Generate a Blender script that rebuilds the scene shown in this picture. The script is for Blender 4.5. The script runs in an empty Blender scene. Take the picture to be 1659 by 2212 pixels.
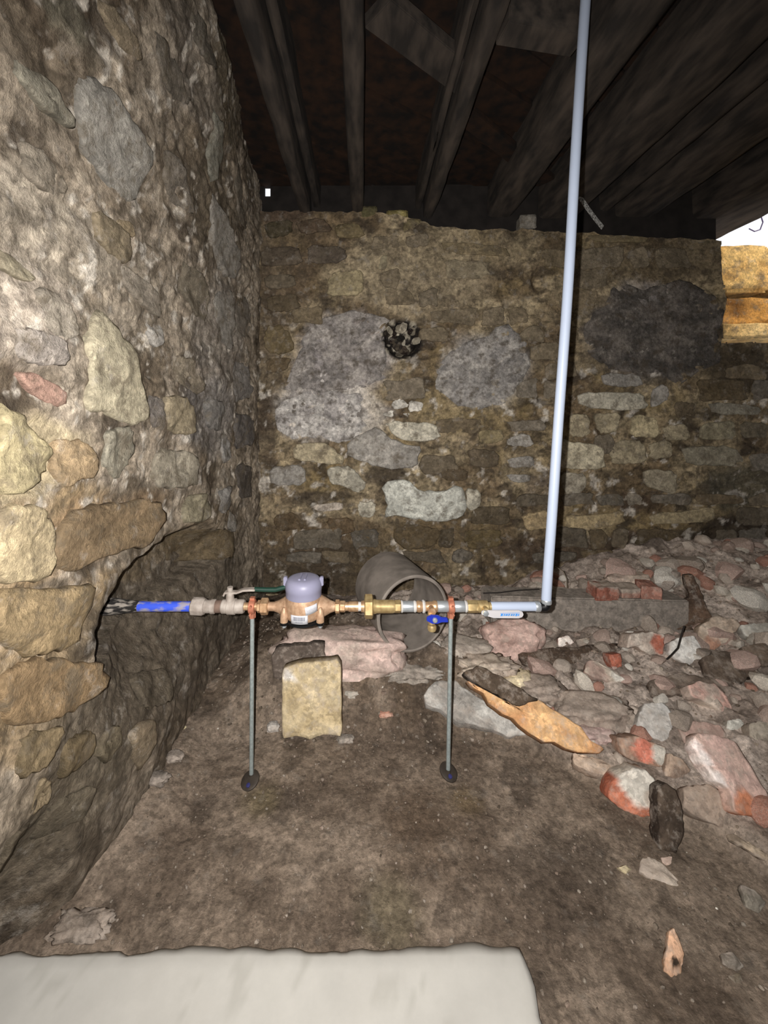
import bpy, bmesh, math, random
import numpy as np
from mathutils import Vector, Matrix, noise as mnoise

# ------------------------------------------------------------------ camera, sky, lights
scn = bpy.context.scene
COL = scn.collection
F = 900.0            # focal length in pixels of a 1659 x 2212 frame
CX, CY = 785.0, 890.0
CZ = 1.19            # lens height above the dirt floor
cam_d = bpy.data.cameras.new('camera')
cam = bpy.data.objects.new('camera', cam_d); COL.objects.link(cam)
cam.location = (0, 0, CZ); cam.rotation_euler = (math.radians(90), 0, 0)
cam_d.sensor_width = 36; cam_d.sensor_fit = 'AUTO'
cam_d.lens = F / 2212 * 36
cam_d.shift_x = (829.5 - CX) / 2212
cam_d.shift_y = -(1106 - CY) / 2212
cam_d.clip_start = 0.02
scn.camera = cam

w = bpy.data.worlds.new('sky'); scn.world = w; w.use_nodes = True
bg = w.node_tree.nodes['Background']
bg.inputs[0].default_value = (0.93, 0.95, 1.0, 1); bg.inputs[1].default_value = 1.15

def lamp(name, kind, loc, rot, energy, color=(1, 1, 1), **kw):
    d = bpy.data.lights.new(name, kind); d.energy = energy; d.color = color
    for k, v in kw.items(): setattr(d, k, v)
    o = bpy.data.objects.new(name, d); o.location = loc; o.rotation_euler = rot
    COL.objects.link(o); return o
# the phone's flash, a few centimetres left of the lens
lamp('phone_flash', 'SPOT', (-0.042, 0.0, CZ + 0.012), (math.radians(90 - 10), 0, math.radians(0)),
     200, (1.0, 0.97, 0.94), spot_size=math.radians(158), spot_blend=1.0, shadow_soft_size=0.006)
# weak fill lamp added behind the camera to soften the flash falloff
lamp('rear_fill', 'AREA', (0.6, -1.35, 1.5), (math.radians(90), 0, 0), 4.0, (1, 0.97, 0.93),
     shape='RECTANGLE', size=1.6, size_y=1.6)
sun_dir = Vector((-0.70, 0.45, -0.62)).normalized()
lamp('sun', 'SUN', (6, 1, 6), sun_dir.to_track_quat('-Z', 'Y').to_euler(), 2.8, (1, 0.86, 0.64), angle=0.01)

vs = scn.view_settings
vs.view_transform = 'Standard'; vs.look = 'None'; vs.exposure = 0.0; vs.gamma = 1.0
vs.use_curve_mapping = False

# ------------------------------------------------------------------ helpers
random.seed(4); R = random.Random(11)
def S(r, g, b, k=1.0):
    def f(c):
        c = c / 255.0
        return (c / 12.92 if c <= 0.04045 else ((c + 0.055) / 1.055) ** 2.4) * k
    c = np.array([f(r), f(g), f(b)]); return c * 0.74 + 0.26 * c.dot([.25, .65, .10])
def SR(r, g, b):
    return S(r, g, b) / 0.74 - (0.26 / 0.74) * S(r, g, b).dot([.25, .65, .10])

def _h(ix, iy, seed):
    n = (ix.astype(np.int64) * 374761393 + iy.astype(np.int64) * 668265263 + seed * 974634777) & 0xFFFFFFFF
    n = ((n ^ (n >> 13)) * 1274126177) & 0xFFFFFFFF
    n = (n ^ (n >> 16)) & 0xFFFFFFFF
    n = (n * 2246822519) & 0xFFFFFFFF
    n = (n ^ (n >> 15)) & 0xFFFFFF
    return n / float(0xFFFFFF)
def vn(u, v, s, seed=0):
    u = np.asarray(u, float) * s; v = np.asarray(v, float) * s
    iu = np.floor(u); iv = np.floor(v); fu = u - iu; fv = v - iv
    fu = fu * fu * (3 - 2 * fu); fv = fv * fv * (3 - 2 * fv)
    a = _h(iu, iv, seed); b = _h(iu + 1, iv, seed); c = _h(iu, iv + 1, seed); d = _h(iu + 1, iv + 1, seed)
    return (a * (1 - fu) + b * fu) * (1 - fv) + (c * (1 - fu) + d * fu) * fv
def fbm(u, v, s, seed=0, o=4):
    t = 0; a = 0.5; n = 0
    for i in range(o):
        t = t + a * vn(u, v, s * 2.03 ** i, seed + i * 17); n += a; a *= 0.55
    return t / n
def worley(u, v, s, seed=0):
    u = np.asarray(u, float) * s; v = np.asarray(v, float) * s
    iu = np.floor(u); iv = np.floor(v)
    f1 = np.full(u.shape, 9.0); f2 = np.full(u.shape, 9.0); rnd = np.zeros(u.shape)
    for dx in (-1, 0, 1):
        for dy in (-1, 0, 1):
            cx = iu + dx; cy = iv + dy
            px = cx + _h(cx, cy, seed); py = cy + _h(cx, cy, seed + 5)
            d = np.hypot(px - u, py - v); rr = _h(cx, cy, seed + 9)
            m = d < f1
            f2 = np.where(m, f1, np.minimum(f2, d)); rnd = np.where(m, rr, rnd); f1 = np.where(m, d, f1)
    return f1, f2 - f1, rnd
def sst(a, b, x):
    t = np.clip((np.asarray(x, float) - a) / (b - a), 0, 1); return t * t * (3 - 2 * t)
def lerp(a, b, t):
    t = np.asarray(t)[..., None]; return a * (1 - t) + b * t

def mesh_obj(name, verts, faces, mat, parent=None, col=None, smooth=True):
    me = bpy.data.meshes.new(name)
    verts = np.asarray(verts, float)
    me.from_pydata(verts.tolist(), [], faces.tolist() if hasattr(faces, 'tolist') else faces)
    if col is not None:
        c = np.ones((len(verts), 4)); c[:, :3] = col
        a = me.attributes.new('Col', 'FLOAT_COLOR', 'POINT'); a.data.foreach_set('color', c.ravel())
    me.polygons.foreach_set('use_smooth', [smooth] * len(me.polygons))
    me.materials.append(mat); me.update()
    o = bpy.data.objects.new(name, me); COL.objects.link(o)
    if parent: o.parent = parent
    return o
def fix_normals(o):
    bm = bmesh.new(); bm.from_mesh(o.data); bmesh.ops.recalc_face_normals(bm, faces=bm.faces[:]); bm.to_mesh(o.data); bm.free()
def tag(o, label=None, cat=None, group=None, kind=None):
    if label: o['label'] = label
    if cat: o['category'] = cat
    if group: o['group'] = group
    if kind: o['kind'] = kind
    return o
def empty(name, loc=(0, 0, 0)):
    o = bpy.data.objects.new(name, None); o.location = loc; o.empty_display_size = 0.05
    COL.objects.link(o); return o
class MB:
    """collects shapes into one mesh; coordinates are world coordinates"""
    def __init__(s): s.v = []; s.f = []
    def add(s, v, f):
        k = len(s.v); s.v += [tuple(p) for p in v]; s.f += [[i + k for i in q] for q in f]; return s
    def box(s, a, b):
        (x0, y0, z0), (x1, y1, z1) = a, b
        v = [(x, y, z) for x in (x0, x1) for y in (y0, y1) for z in (z0, z1)]
        return s.add(v, [(0, 1, 3, 2), (4, 6, 7, 5), (0, 4, 5, 1), (2, 3, 7, 6), (0, 2, 6, 4), (1, 5, 7, 3)])
    def lathe(s, prof, o, ax, seg=28, cap=True, rot=0.0):
        ax = Vector(ax).normalized(); t = Vector((0, 0, 1)) if abs(ax.z) < 0.9 else Vector((0, 1, 0))
        e1 = ax.cross(t).normalized(); e2 = ax.cross(e1); o = Vector(o); v = []; f = []
        for (d, r) in prof:
            for k in range(seg):
                a = 2 * math.pi * k / seg + rot
                v.append(o + ax * d + e1 * (r * math.cos(a)) + e2 * (r * math.sin(a)))
        for i in range(len(prof) - 1):
            for k in range(seg):
                a = i * seg + k; b = i * seg + (k + 1) % seg
                f.append((a, b, b + seg, a + seg))
        if cap:
            f.append(tuple(range(seg - 1, -1, -1))); n = (len(prof) - 1) * seg; f.append(tuple(range(n, n + seg)))
        return s.add(v, f)
    def tube(s, pts, r, seg=16, cap=True):
        pts = [Vector(p) for p in pts]; v = []; f = []; n = len(pts)
        rr = r if isinstance(r, (list, tuple)) else [r] * n
        ref = Vector((0.3, 1, 0.2)).normalized()
        for i, p in enumerate(pts):
            d = (pts[min(i + 1, n - 1)] - pts[max(i - 1, 0)]).normalized()
            e1 = d.cross(ref).normalized(); e2 = d.cross(e1)
            for k in range(seg):
                a = 2 * math.pi * k / seg
                v.append(p + e1 * (rr[i] * math.cos(a)) + e2 * (rr[i] * math.sin(a)))
        for i in range(n - 1):
            for k in range(seg):
                a = i * seg + k; b = i * seg + (k + 1) % seg; f.append((a, b, b + seg, a + seg))
        if cap: f.append(tuple(range(seg))); f.append(tuple(range((n - 1) * seg, n * seg)))
        return s.add(v, f)
    def build(s, name, mat, parent=None, col=None, smooth=True, bevel=0.0, angle=35):
        pv = np.array(s.v, float)
        if parent is not None: pv = pv - np.array(parent_world(parent))
        me = bpy.data.meshes.new(name); me.from_pydata(pv.tolist(), [], s.f)
        bm = bmesh.new(); bm.from_mesh(me); bmesh.ops.recalc_face_normals(bm, faces=bm.faces[:])
        if bevel:
            es = [e for e in bm.edges if len(e.link_faces) == 2 and e.calc_face_angle(0) > 0.6]
            bmesh.ops.bevel(bm, geom=es, offset=bevel, segments=2, affect='EDGES', clamp_overlap=True)
        for fc in bm.faces: fc.smooth = smooth
        if smooth:
            for e in bm.edges:
                if len(e.link_faces) == 2 and e.calc_face_angle(0) > math.radians(angle): e.smooth = False
        bm.to_mesh(me); bm.free()
        if col is not None:
            c = np.ones((len(me.vertices), 4)); c[:, :3] = col
            a = me.attributes.new('Col', 'FLOAT_COLOR', 'POINT'); a.data.foreach_set('color', c.ravel())
        me.materials.append(mat)
        o = bpy.data.objects.new(name, me); COL.objects.link(o)
        if parent: o.parent = parent
        return o
def parent_world(p):
    t = Vector((0, 0, 0))
    while p is not None: t += p.location; p = p.parent
    return t

# ------------------------------------------------------------------ materials
def new_mat(name):
    m = bpy.data.materials.new(name); m.use_nodes = True
    nt = m.node_tree; return m, nt, nt.nodes['Principled BSDF']
def mk(nt, kind, **kw):
    n = nt.nodes.new(kind)
    for k, v in kw.items(): setattr(n, k, v)
    return n
def rubble_mat(name, s1=55, s2=28, bump=0.5, dist=0.006, lo=0.62, hi=1.38, rough=0.93, spec=0.12, smear=(0.30, 0.25, 0.19), sm=0.6, s3=17, cell=0.22, pale=0.35):
    m, nt, b = new_mat(name); L = nt.links
    at = mk(nt, 'ShaderNodeAttribute', attribute_name='Col')
    tc = mk(nt, 'ShaderNodeTexCoord')
    n1 = mk(nt, 'ShaderNodeTexNoise'); n1.inputs['Scale'].default_value = s1; n1.inputs['Detail'].default_value = 7; n1.inputs['Roughness'].default_value = 0.65
    L.new(tc.outputs['Object'], n1.inputs['Vector'])
    mp = mk(nt, 'ShaderNodeMapRange'); mp.inputs[1].default_value = 0.3; mp.inputs[2].default_value = 0.7; mp.inputs[3].default_value = lo; mp.inputs[4].default_value = hi
    L.new(n1.outputs[0], mp.inputs[0])
    vo = mk(nt, 'ShaderNodeTexVoronoi'); vo.inputs['Scale'].default_value = s2
    nd = mk(nt, 'ShaderNodeTexNoise'); nd.inputs['Scale'].default_value = s2 * 1.5; nd.inputs['Detail'].default_value = 3
    L.new(tc.outputs['Object'], nd.inputs['Vector'])
    mixv = mk(nt, 'ShaderNodeVectorMath', operation='MULTIPLY_ADD'); mixv.inputs[1].default_value = (0.05, 0.05, 0.05)
    L.new(nd.outputs['Color'], mixv.inputs[0]); L.new(tc.outputs['Object'], mixv.inputs[2]); L.new(mixv.outputs[0], vo.inputs['Vector'])
    sp = mk(nt, 'ShaderNodeSeparateColor'); L.new(vo.outputs['Color'], sp.inputs[0])
    m2 = mk(nt, 'ShaderNodeMapRange'); m2.inputs[3].default_value = 1 - cell; m2.inputs[4].default_value = 1 + cell
    L.new(sp.outputs[0], m2.inputs[0])
    mu = mk(nt, 'ShaderNodeMath', operation='MULTIPLY'); L.new(mp.outputs[0], mu.inputs[0]); L.new(m2.outputs[0], mu.inputs[1])
    vm = mk(nt, 'ShaderNodeVectorMath', operation='SCALE'); L.new(at.outputs['Color'], vm.inputs[0]); L.new(mu.outputs[0], vm.inputs['Scale'])
    # dirt smears and pale lime bloom over everything
    last = vm.outputs[0]
    for (col_, amt, off, a_, b_) in ((smear, sm, 0.0, .50, .64), ((0.42, 0.38, 0.33), pale, 7.3, .57, .66)):
        if amt <= 0: continue
        ofs = mk(nt, 'ShaderNodeVectorMath', operation='ADD'); ofs.inputs[1].default_value = (off, off, off); L.new(tc.outputs['Object'], ofs.inputs[0])
        ns = mk(nt, 'ShaderNodeTexNoise'); ns.inputs['Scale'].default_value = s3; ns.inputs['Detail'].default_value = 8; ns.inputs['Roughness'].default_value = .68
        L.new(ofs.outputs[0], ns.inputs['Vector'])
        mr = mk(nt, 'ShaderNodeMapRange'); mr.inputs[1].default_value = a_; mr.inputs[2].default_value = b_; mr.inputs[4].default_value = amt
        L.new(ns.outputs[0], mr.inputs[0])
        mx = mk(nt, 'ShaderNodeMix', data_type='RGBA'); mx.inputs[7].default_value = (*col_, 1)
        L.new(mr.outputs[0], mx.inputs[0]); L.new(last, mx.inputs[6]); last = mx.outputs[2]
    L.new(last, b.inputs['Base Color'])
    n3 = mk(nt, 'ShaderNodeTexNoise'); n3.inputs['Scale'].default_value = s1 * 2.2; n3.inputs['Detail'].default_value = 6; n3.inputs['Roughness'].default_value = 0.7
    L.new(tc.outputs['Object'], n3.inputs['Vector'])
    ad = mk(nt, 'ShaderNodeMath', operation='ADD'); L.new(n1.outputs[0], ad.inputs[0]); L.new(n3.outputs[0], ad.inputs[1])
    bp = mk(nt, 'ShaderNodeBump'); bp.inputs['Strength'].default_value = bump; bp.inputs['Distance'].default_value = dist
    L.new(ad.outputs[0], bp.inputs['Height']); L.new(bp.outputs[0], b.inputs['Normal'])
    b.inputs['Roughness'].default_value = rough; b.inputs['Specular IOR Level'].default_value = spec
    return m
def plain(name, c, rough=0.6, metal=0.0, var=0.15, scale=40, bump=0.0, c2=None, spec=0.3, stretch=None, lo=0.35, hi=0.65, detail=5):
    """colour c mottled towards c2 (or a darker c)"""
    m, nt, b = new_mat(name); L = nt.links
    tc = mk(nt, 'ShaderNodeTexCoord'); n = mk(nt, 'ShaderNodeTexNoise')
    n.inputs['Scale'].default_value = scale; n.inputs['Detail'].default_value = detail
    if stretch:
        mpn = mk(nt, 'ShaderNodeMapping'); mpn.inputs['Scale'].default_value = stretch
        L.new(tc.outputs['Object'], mpn.inputs[0]); L.new(mpn.outputs[0], n.inputs['Vector'])
    else: L.new(tc.outputs['Object'], n.inputs['Vector'])
    r = mk(nt, 'ShaderNodeValToRGB'); r.color_ramp.elements[0].position = lo; r.color_ramp.elements[1].position = hi
    d = np.array(c) * (1 - var) if c2 is None else np.array(c2)
    r.color_ramp.elements[0].color = (*d, 1); r.color_ramp.elements[1].color = (*c, 1)
    L.new(n.outputs[0], r.inputs[0]); L.new(r.outputs[0], b.inputs['Base Color'])
    b.inputs['Roughness'].default_value = rough; b.inputs['Metallic'].default_value = metal; b.inputs['Specular IOR Level'].default_value = spec
    if bump:
        bp = mk(nt, 'ShaderNodeBump'); bp.inputs['Strength'].default_value = bump; bp.inputs['Distance'].default_value = 0.003
        L.new(n.outputs[0], bp.inputs['Height']); L.new(bp.outputs[0], b.inputs['Normal'])
    return m

M_WALL = rubble_mat('rubble_masonry', 48, 24, 0.7, 0.012, .5, 1.5, smear=S(84, 72, 56), sm=.75)
M_STONE = rubble_mat('cut_stone', 60, 30, 0.8, 0.010, 0.62, 1.36, smear=S(112, 98, 76), sm=.72)
M_DIRT = rubble_mat('packed_dirt', 70, 60, 0.6, 0.006, 0.55, 1.45, smear=S(70, 58, 46), sm=.4, pale=.12)
M_CHUNK = rubble_mat('broken_masonry', 60, 45, 0.5, 0.005, 0.72, 1.28, smear=S(184, 167, 150), sm=.5, s3=24, pale=.35)
M_SLAB = rubble_mat('smooth_concrete', 10, 4, 0.15, 0.002, 0.93, 1.07, 0.85, sm=.25, smear=S(168, 162, 152), s3=3, cell=.0, pale=0)

M_JOIST = plain('old_joist_wood', S(72, 61, 51), 0.9, 0, 0.5, 9, 0.6, c2=S(38, 33, 29), stretch=(2.6, 0.7, 2.6))
M_BOARD = plain('dark_subfloor_wood', SR(44, 27, 15), 0.95, 0, 0.5, 8, 0.5, c2=SR(16, 11, 8), stretch=(2, 2, 2))
M_DARK = plain('sooty_timber', S(40, 34, 30), 0.95, 0, 0.5, 12)

# ------------------------------------------------------------------ projection helpers: pixel of the photo -> place in the room
YW = 2.6                                    # distance of the back wall
def xl(Y): return -0.70 + 0.031 * (Y - 1)    # face of the left wall
def P(px, py, Y): return Vector(((px - CX) / F * Y, Y, CZ - (py - CY) / F * Y))
def back_uv(px, py): return ((px - CX) / F * YW, CZ - (py - CY) / F * YW)
def left_uv(px, py):
    t = (px - CX) / F                       # x = t*Y = -0.70+0.031*(Y-1)
    Y = -0.731 / (t - 0.031); return (Y, CZ - (py - CY) / F * Y)

def back_disp(u, v):
    d = 0.040 * (fbm(u, v, 2.6, 3, 3) - 0.5) + 0.030 * (fbm(u, v * 1.6, 9, 5, 3) - 0.5)
    hx, hz = back_uv(868, 733)
    d = d - 0.10 * (1 - sst(0.07, 0.13, np.hypot(u - hx, v - hz)))
    hx, hz = back_uv(1165, 605)
    d = d - 0.06 * (1 - sst(0.02, 0.09, np.hypot((u - hx) * 1.6, v - hz)))
    return d
def left_disp(u, v):
    d = 0.055 * (fbm(u, v, 2.2, 13, 3) - 0.5) + 0.035 * (fbm(u, v * 1.5, 8, 15, 3) - 0.5)
    wv_ = np.where(v > .56, (v - .56) / .20, (v - .56) / .36)
    r = np.hypot((u - 1.42) / np.where(u < 1.42, .37, .62), wv_) + 0.25 * (fbm(u, v, 9, 31, 3) - 0.5)
    d = d - 0.17 * (1 - sst(np.where(v > .50, .70, .0), 1.0, r)) + .15 * sst(1.5, 2.6, v) * sst(2.5, 1.4, u)
    d = d + 0.04 * sst(0.6, 0.0, v) * sst(.9, 1.3, u) - .15 * sst(1.02, .89, u) * sst(.40, .05, v)   # foot of the wall; hollow beside the slab
    return d
def back_pt(u, v, d): return np.stack([u, YW - d, v], -1)
def left_pt(u, v, d): return np.stack([xl(u) + d, u, v], -1)
def blobs(u, v, col, lst, uv, seed, warp=0.07):
    wu = u + warp * (fbm(u, v, 7, seed, 4) - 0.5) * 2; wv = v + warp * (fbm(u, v, 7, seed + 50, 4) - 0.5) * 2
    for (px, py, rx, ry, c, k) in lst:
        a = uv(px, py); b = uv(px + rx, py); e = uv(px, py + ry)
        ru = max(abs(b[0] - a[0]), 0.02); rv = max(abs(e[1] - a[1]), 0.02)
        r = np.hypot((wu - a[0]) / ru, (wv - a[1]) / rv)
        col = lerp(col, c, k * (1 - sst(0.65, 1.1, r)))
    return col

# ------------------------------------------------------------------ back wall
def top_z(u):
    return np.interp(u, [-0.8, -0.5, -0.1, 0.02, 0.3, 0.5, 1.2, 2.2, 3.0], [2.44, 2.44, 2.43, 2.45, 2.40, 2.34, 2.32, 2.26, 2.26]) + 0.03 * (fbm(u, u * 0, 14, 77, 3) - 0.5)
nu, nv = 372, 250
u1 = np.linspace(-0.78, 2.95, nu); t1 = np.linspace(0, 1, nv)
UU, TT = np.meshgrid(u1, t1, indexing='ij')
VV = -0.15 + TT * (top_z(UU) + 0.15)
dd = back_disp(UU, VV) + 0.016 * (fbm(UU, VV, 30, 41, 3) - 0.5)
c0 = lerp(S(112, 92, 62), S(158, 138, 100), sst(0.3, 0.7, fbm(UU, VV, 5, 61, 5)))
f1, f2, rr = worley(UU + 0.02 * fbm(UU, VV, 20, 1), VV * 1.8 + 0.03 * fbm(UU, VV, 20, 2), 9, 7)
c0 = c0 * (0.70 + 0.55 * rr)[..., None] * (0.55 + 0.45 * sst(0.0, 0.16, f2))[..., None]
c0 = lerp(c0, S(150, 126, 72), 0.55 * sst(0.55, 0.75, fbm(UU, VV, 4, 91, 4)))
c0 = lerp(c0, S(58, 48, 38), 0.75 * sst(0.60, 0.72, fbm(UU, VV * 1.7, 8, 71, 4)))
GREY = S(150, 142, 140); WHT = S(205, 196, 186); DK = S(64, 54, 44)
bl = [(620, 560, 70, 150, S(96, 78, 56), .7), (600, 460, 90, 40, S(84, 66, 50), .8), (900, 600, 200, 90, S(160, 142, 108), .55),
      (1000, 540, 160, 50, S(140, 122, 88), .5), (740, 770, 120, 95, GREY, .9), (700, 880, 110, 80, WHT, .65), (780, 900, 80, 60, WHT, .5),
      (1050, 800, 110, 95, S(158, 152, 146), .8), (1400, 720, 150, 110, S(92, 86, 84), .9), (1400, 630, 80, 35, S(140, 132, 126), .6),
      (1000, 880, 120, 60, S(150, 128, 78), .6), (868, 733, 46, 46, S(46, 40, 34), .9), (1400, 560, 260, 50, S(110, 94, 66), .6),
      (640, 880, 30, 26, DK, .7), (770, 890, 18, 30, DK, .7), (830, 1025, 60, 26, DK, .8), (690, 1075, 80, 20, DK, .7),
      (700, 1160, 170, 50, S(104, 84, 56), .8), (950, 1160, 140, 45, S(112, 92, 58), .8), (700, 1230, 250, 60, S(70, 58, 44), .8),
      (1350, 1190, 300, 45, S(78, 62, 46), .9), (1580, 1170, 120, 70, S(52, 42, 34), .9), (1600, 1050, 90, 60, S(80, 76, 62), .8),
      (1600, 800, 90, 70, S(76, 64, 46), .9), (1200, 1060, 60, 60, S(110, 96, 84), .5), (1380, 1090, 60, 30, S(74, 58, 44), .8),
      (580, 800, 28, 300, S(80, 66, 52), .6)]
c0 = blobs(UU, VV, c0, bl, back_uv, 200)
c0 = lerp(c0, S(200, 190, 175), 0.7 * sst(0.66, 0.74, fbm(UU, VV, 16, 301, 4)) * sst(2.1, 1.2, VV))
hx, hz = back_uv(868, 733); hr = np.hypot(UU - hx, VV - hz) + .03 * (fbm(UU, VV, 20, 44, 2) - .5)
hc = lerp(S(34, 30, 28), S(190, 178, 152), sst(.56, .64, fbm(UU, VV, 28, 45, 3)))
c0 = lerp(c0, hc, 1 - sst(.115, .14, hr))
c0 = c0 * 1.22
pts = back_pt(UU, VV, dd).reshape(-1, 3); cc = c0.reshape(-1, 3)
idx = np.arange(nu * nv).reshape(nu, nv)
fa = np.stack([idx[:-1, :-1], idx[1:, :-1], idx[1:, 1:], idx[:-1, 1:]], -1).reshape(-1, 4)
XO, ZS = (1560 - CX) / F * YW, CZ + 150 / F * YW           # opening at the right end: jamb and sill
cen = pts[fa].mean(1); jag = 0.03 * (fbm(cen[:, 2], cen[:, 2] * 0, 9, 5) - 0.5)
fa = fa[~((cen[:, 0] > XO + jag) & (cen[:, 2] > ZS))]
core = MB().box((-0.9, YW + 0.15, -0.15), (XO - 0.01, YW + 0.25, 2.22)).box((XO - .25, YW + .04, -.15), (XO - .01, YW + .2, 2.22)).box((XO - 0.02, YW + 0.03, -0.15), (2.95, YW + 0.3, ZS - 0.04))
k = len(pts); pts = np.vstack([pts, np.array(core.v)]); cc = np.vstack([cc, np.tile(S(110, 92, 66), (len(core.v), 1))])
wall_back = mesh_obj('wall_back', pts, fa.tolist() + [[i + k for i in q] for q in core.f], M_WALL, None, cc)
tag(wall_back, kind='structure')

# ------------------------------------------------------------------ left wall
ua = np.concatenate([np.linspace(-1.5, 0.5, 40, endpoint=False), np.linspace(0.5, 2.66, 380)])
va = np.linspace(-0.15, 2.75, 420)
UU, VV = np.meshgrid(ua, va, indexing='ij')
dd = left_disp(UU, VV) + 0.020 * (fbm(UU, VV, 26, 141, 4) - 0.5)
c0 = lerp(S(112, 99, 82), S(160, 147, 130), sst(0.32, 0.62, fbm(UU, VV, 5, 161, 5)))
f1, f2, rr = worley(UU * 1.0 + 0.05 * fbm(UU, VV, 12, 1), VV * 1.5 + 0.06 * fbm(UU, VV, 12, 2), 6.5, 17)
c0 = c0 * (0.78 + 0.40 * rr)[..., None] * (0.74 + 0.26 * sst(0.0, 0.13, f2))[..., None]
c0 = lerp(c0, S(176, 164, 148), 0.6 * sst(0.58, 0.70, fbm(UU, VV, 9, 191, 4)))
c0 = lerp(c0, S(58, 46, 34), 0.7 * sst(0.60, 0.72, fbm(UU, VV * 1.3, 7, 171, 4)))
LG = S(168, 160, 148); TN = S(150, 120, 78); LD = S(84, 72, 54)
bl = [(120, 500, 160, 120, S(170, 156, 134), .6), (60, 680, 120, 120, S(176, 160, 142), .6), (250, 650, 120, 130, S(148, 134, 112), .4),
      (90, 60, 60, 60, S(120, 116, 96), .5), (60, 1000, 130, 100, S(184, 164, 118), .7), (100, 1160, 160, 90, S(172, 142, 92), .7),
      (240, 1130, 130, 60, S(140, 110, 72), .7), (90, 1380, 170, 110, S(158, 130, 84), .8), (60, 1540, 140, 90, S(150, 122, 76), .7),
      (300, 1400, 140, 110, S(104, 92, 74), .8), (250, 1560, 140, 130, S(110, 96, 74), .6), (420, 1330, 120, 160, S(92, 80, 64), .8),
      (330, 1240, 120, 50, S(98, 84, 64), .9), (120, 1800, 160, 130, S(104, 92, 72), .7), (30, 1900, 70, 120, S(78, 74, 72), .6),
      (480, 760, 50, 180, S(134, 126, 118), .5), (455, 900, 60, 90, S(128, 122, 118), .6), (425, 180, 50, 130, S(92, 80, 56), .6),
      (450, 480, 60, 120, S(100, 88, 68), .5), (340, 160, 80, 120, S(118, 108, 96), .5), (400, 1180, 110, 60, S(112, 94, 66), .7),
      (240, 1325, 70, 30, S(40, 34, 30), .8)]
c0 = c0 * np.array([1.05, 1.0, .92]); c0 = blobs(UU, VV, c0, bl, left_uv, 400)
c0 = lerp(c0, S(206, 194, 176), 0.75 * sst(0.64, 0.73, fbm(UU, VV, 22, 321, 4)) * sst(0.45, 0.9, VV))
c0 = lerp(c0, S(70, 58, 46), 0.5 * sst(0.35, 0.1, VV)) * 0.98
nu, nv = UU.shape
idx = np.arange(nu * nv).reshape(nu, nv)
fa = np.stack([idx[:-1, :-1], idx[:-1, 1:], idx[1:, 1:], idx[1:, :-1]], -1).reshape(-1, 4)
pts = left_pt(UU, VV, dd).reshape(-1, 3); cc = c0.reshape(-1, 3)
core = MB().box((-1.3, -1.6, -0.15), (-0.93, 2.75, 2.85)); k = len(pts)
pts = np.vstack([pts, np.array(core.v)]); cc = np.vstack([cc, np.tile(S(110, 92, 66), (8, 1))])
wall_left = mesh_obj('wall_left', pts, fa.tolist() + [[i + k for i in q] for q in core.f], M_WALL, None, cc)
tag(wall_left, kind='structure')
wr = MB().box((2.58, -1.6, -0.15), (2.78, 2.45, 2.85)).build('wall_right', M_WALL, None, S(120, 105, 82)); tag(wr, kind='structure')
wf = MB().box((-1.3, -1.72, -0.15), (2.78, -1.55, 2.85)).build('wall_front', M_WALL, None, S(120, 105, 82)); tag(wf, kind='structure')

# ------------------------------------------------------------------ stones set in the walls (each its own part)
def dens(poly, step, jit, rnd):
    out = []
    n = len(poly)
    for i in range(n):
        a = np.array(poly[i], float); b = np.array(poly[(i + 1) % n], float)
        m = max(1, int(round(np.hypot(*(b - a)) / step)))
        for j in range(m):
            p = a + (b - a) * (j / m)
            if j: p = p + np.array([rnd.uniform(-jit, jit), rnd.uniform(-jit, jit)])
            out.append(p)
    return np.array(out)
def chaikin(p):
    q = np.roll(p, -1, 0)
    return np.stack([p * 0.82 + q * 0.18, p * 0.18 + q * 0.82], 1).reshape(-1, 2)
def wall_stone(name, poly_uv, h, c, ptf, dispf, parent, seed, c2=None, rough=0.006, edge=0.72, mat=None):
    rnd = random.Random(seed); h = h * .62
    p = np.array(poly_uv, float)
    size = max(np.ptp(p[:, 0]), np.ptp(p[:, 1]))
    o = dens(chaikin(p), max(size / 13, 0.009), size * 0.010, rnd); cn = o.mean(0); n = len(o)
    dr = o - cn; o = cn + dr * (1 + .16 * (fbm(o[:, 0], o[:, 1], 3.2 / size, seed, 3) - .5) * 2 + .10 * (fbm(o[:, 0], o[:, 1], 11 / size, seed + 1, 2) - .5) * 2)[:, None]
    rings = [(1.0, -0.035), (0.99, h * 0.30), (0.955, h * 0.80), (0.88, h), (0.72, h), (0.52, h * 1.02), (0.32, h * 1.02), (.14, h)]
    V = []; Cc = []; Fc = []
    c = np.array(c); c2 = c * 0.8 if c2 is None else np.array(c2)
    for ri, (s, d) in enumerate(rings):
        q = cn + (o - cn) * s
        base = dispf(q[:, 0], q[:, 1])
        nz = (fbm(q[:, 0], q[:, 1], 16, seed, 4) - 0.5) * 2.4
        V.append(ptf(q[:, 0], q[:, 1], base + d + rough * nz * (1 if ri > 1 else 0.3)))
        m = fbm(q[:, 0], q[:, 1], 15, seed + 3, 4)
        col = lerp(c, c2, sst(0.40, 0.66, m))
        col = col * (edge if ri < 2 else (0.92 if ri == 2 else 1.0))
        Cc.append(col)
        if ri:
            a = (ri - 1) * n; b = ri * n
            for k in range(n): Fc.append((a + k, a + (k + 1) % n, b + (k + 1) % n, b + k))
    V.append(ptf(cn[:1], cn[1:2], dispf(cn[:1], cn[1:2]) + h * 1.08)); Cc.append(np.array([c]))
    k0 = (len(rings) - 1) * n; ci = len(rings) * n
    for k in range(n): Fc.append((k0 + k, k0 + (k + 1) % n, ci))
    ob = mesh_obj(name, np.vstack(V), Fc, mat or M_STONE, parent, np.vstack(Cc))
    return ob

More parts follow.
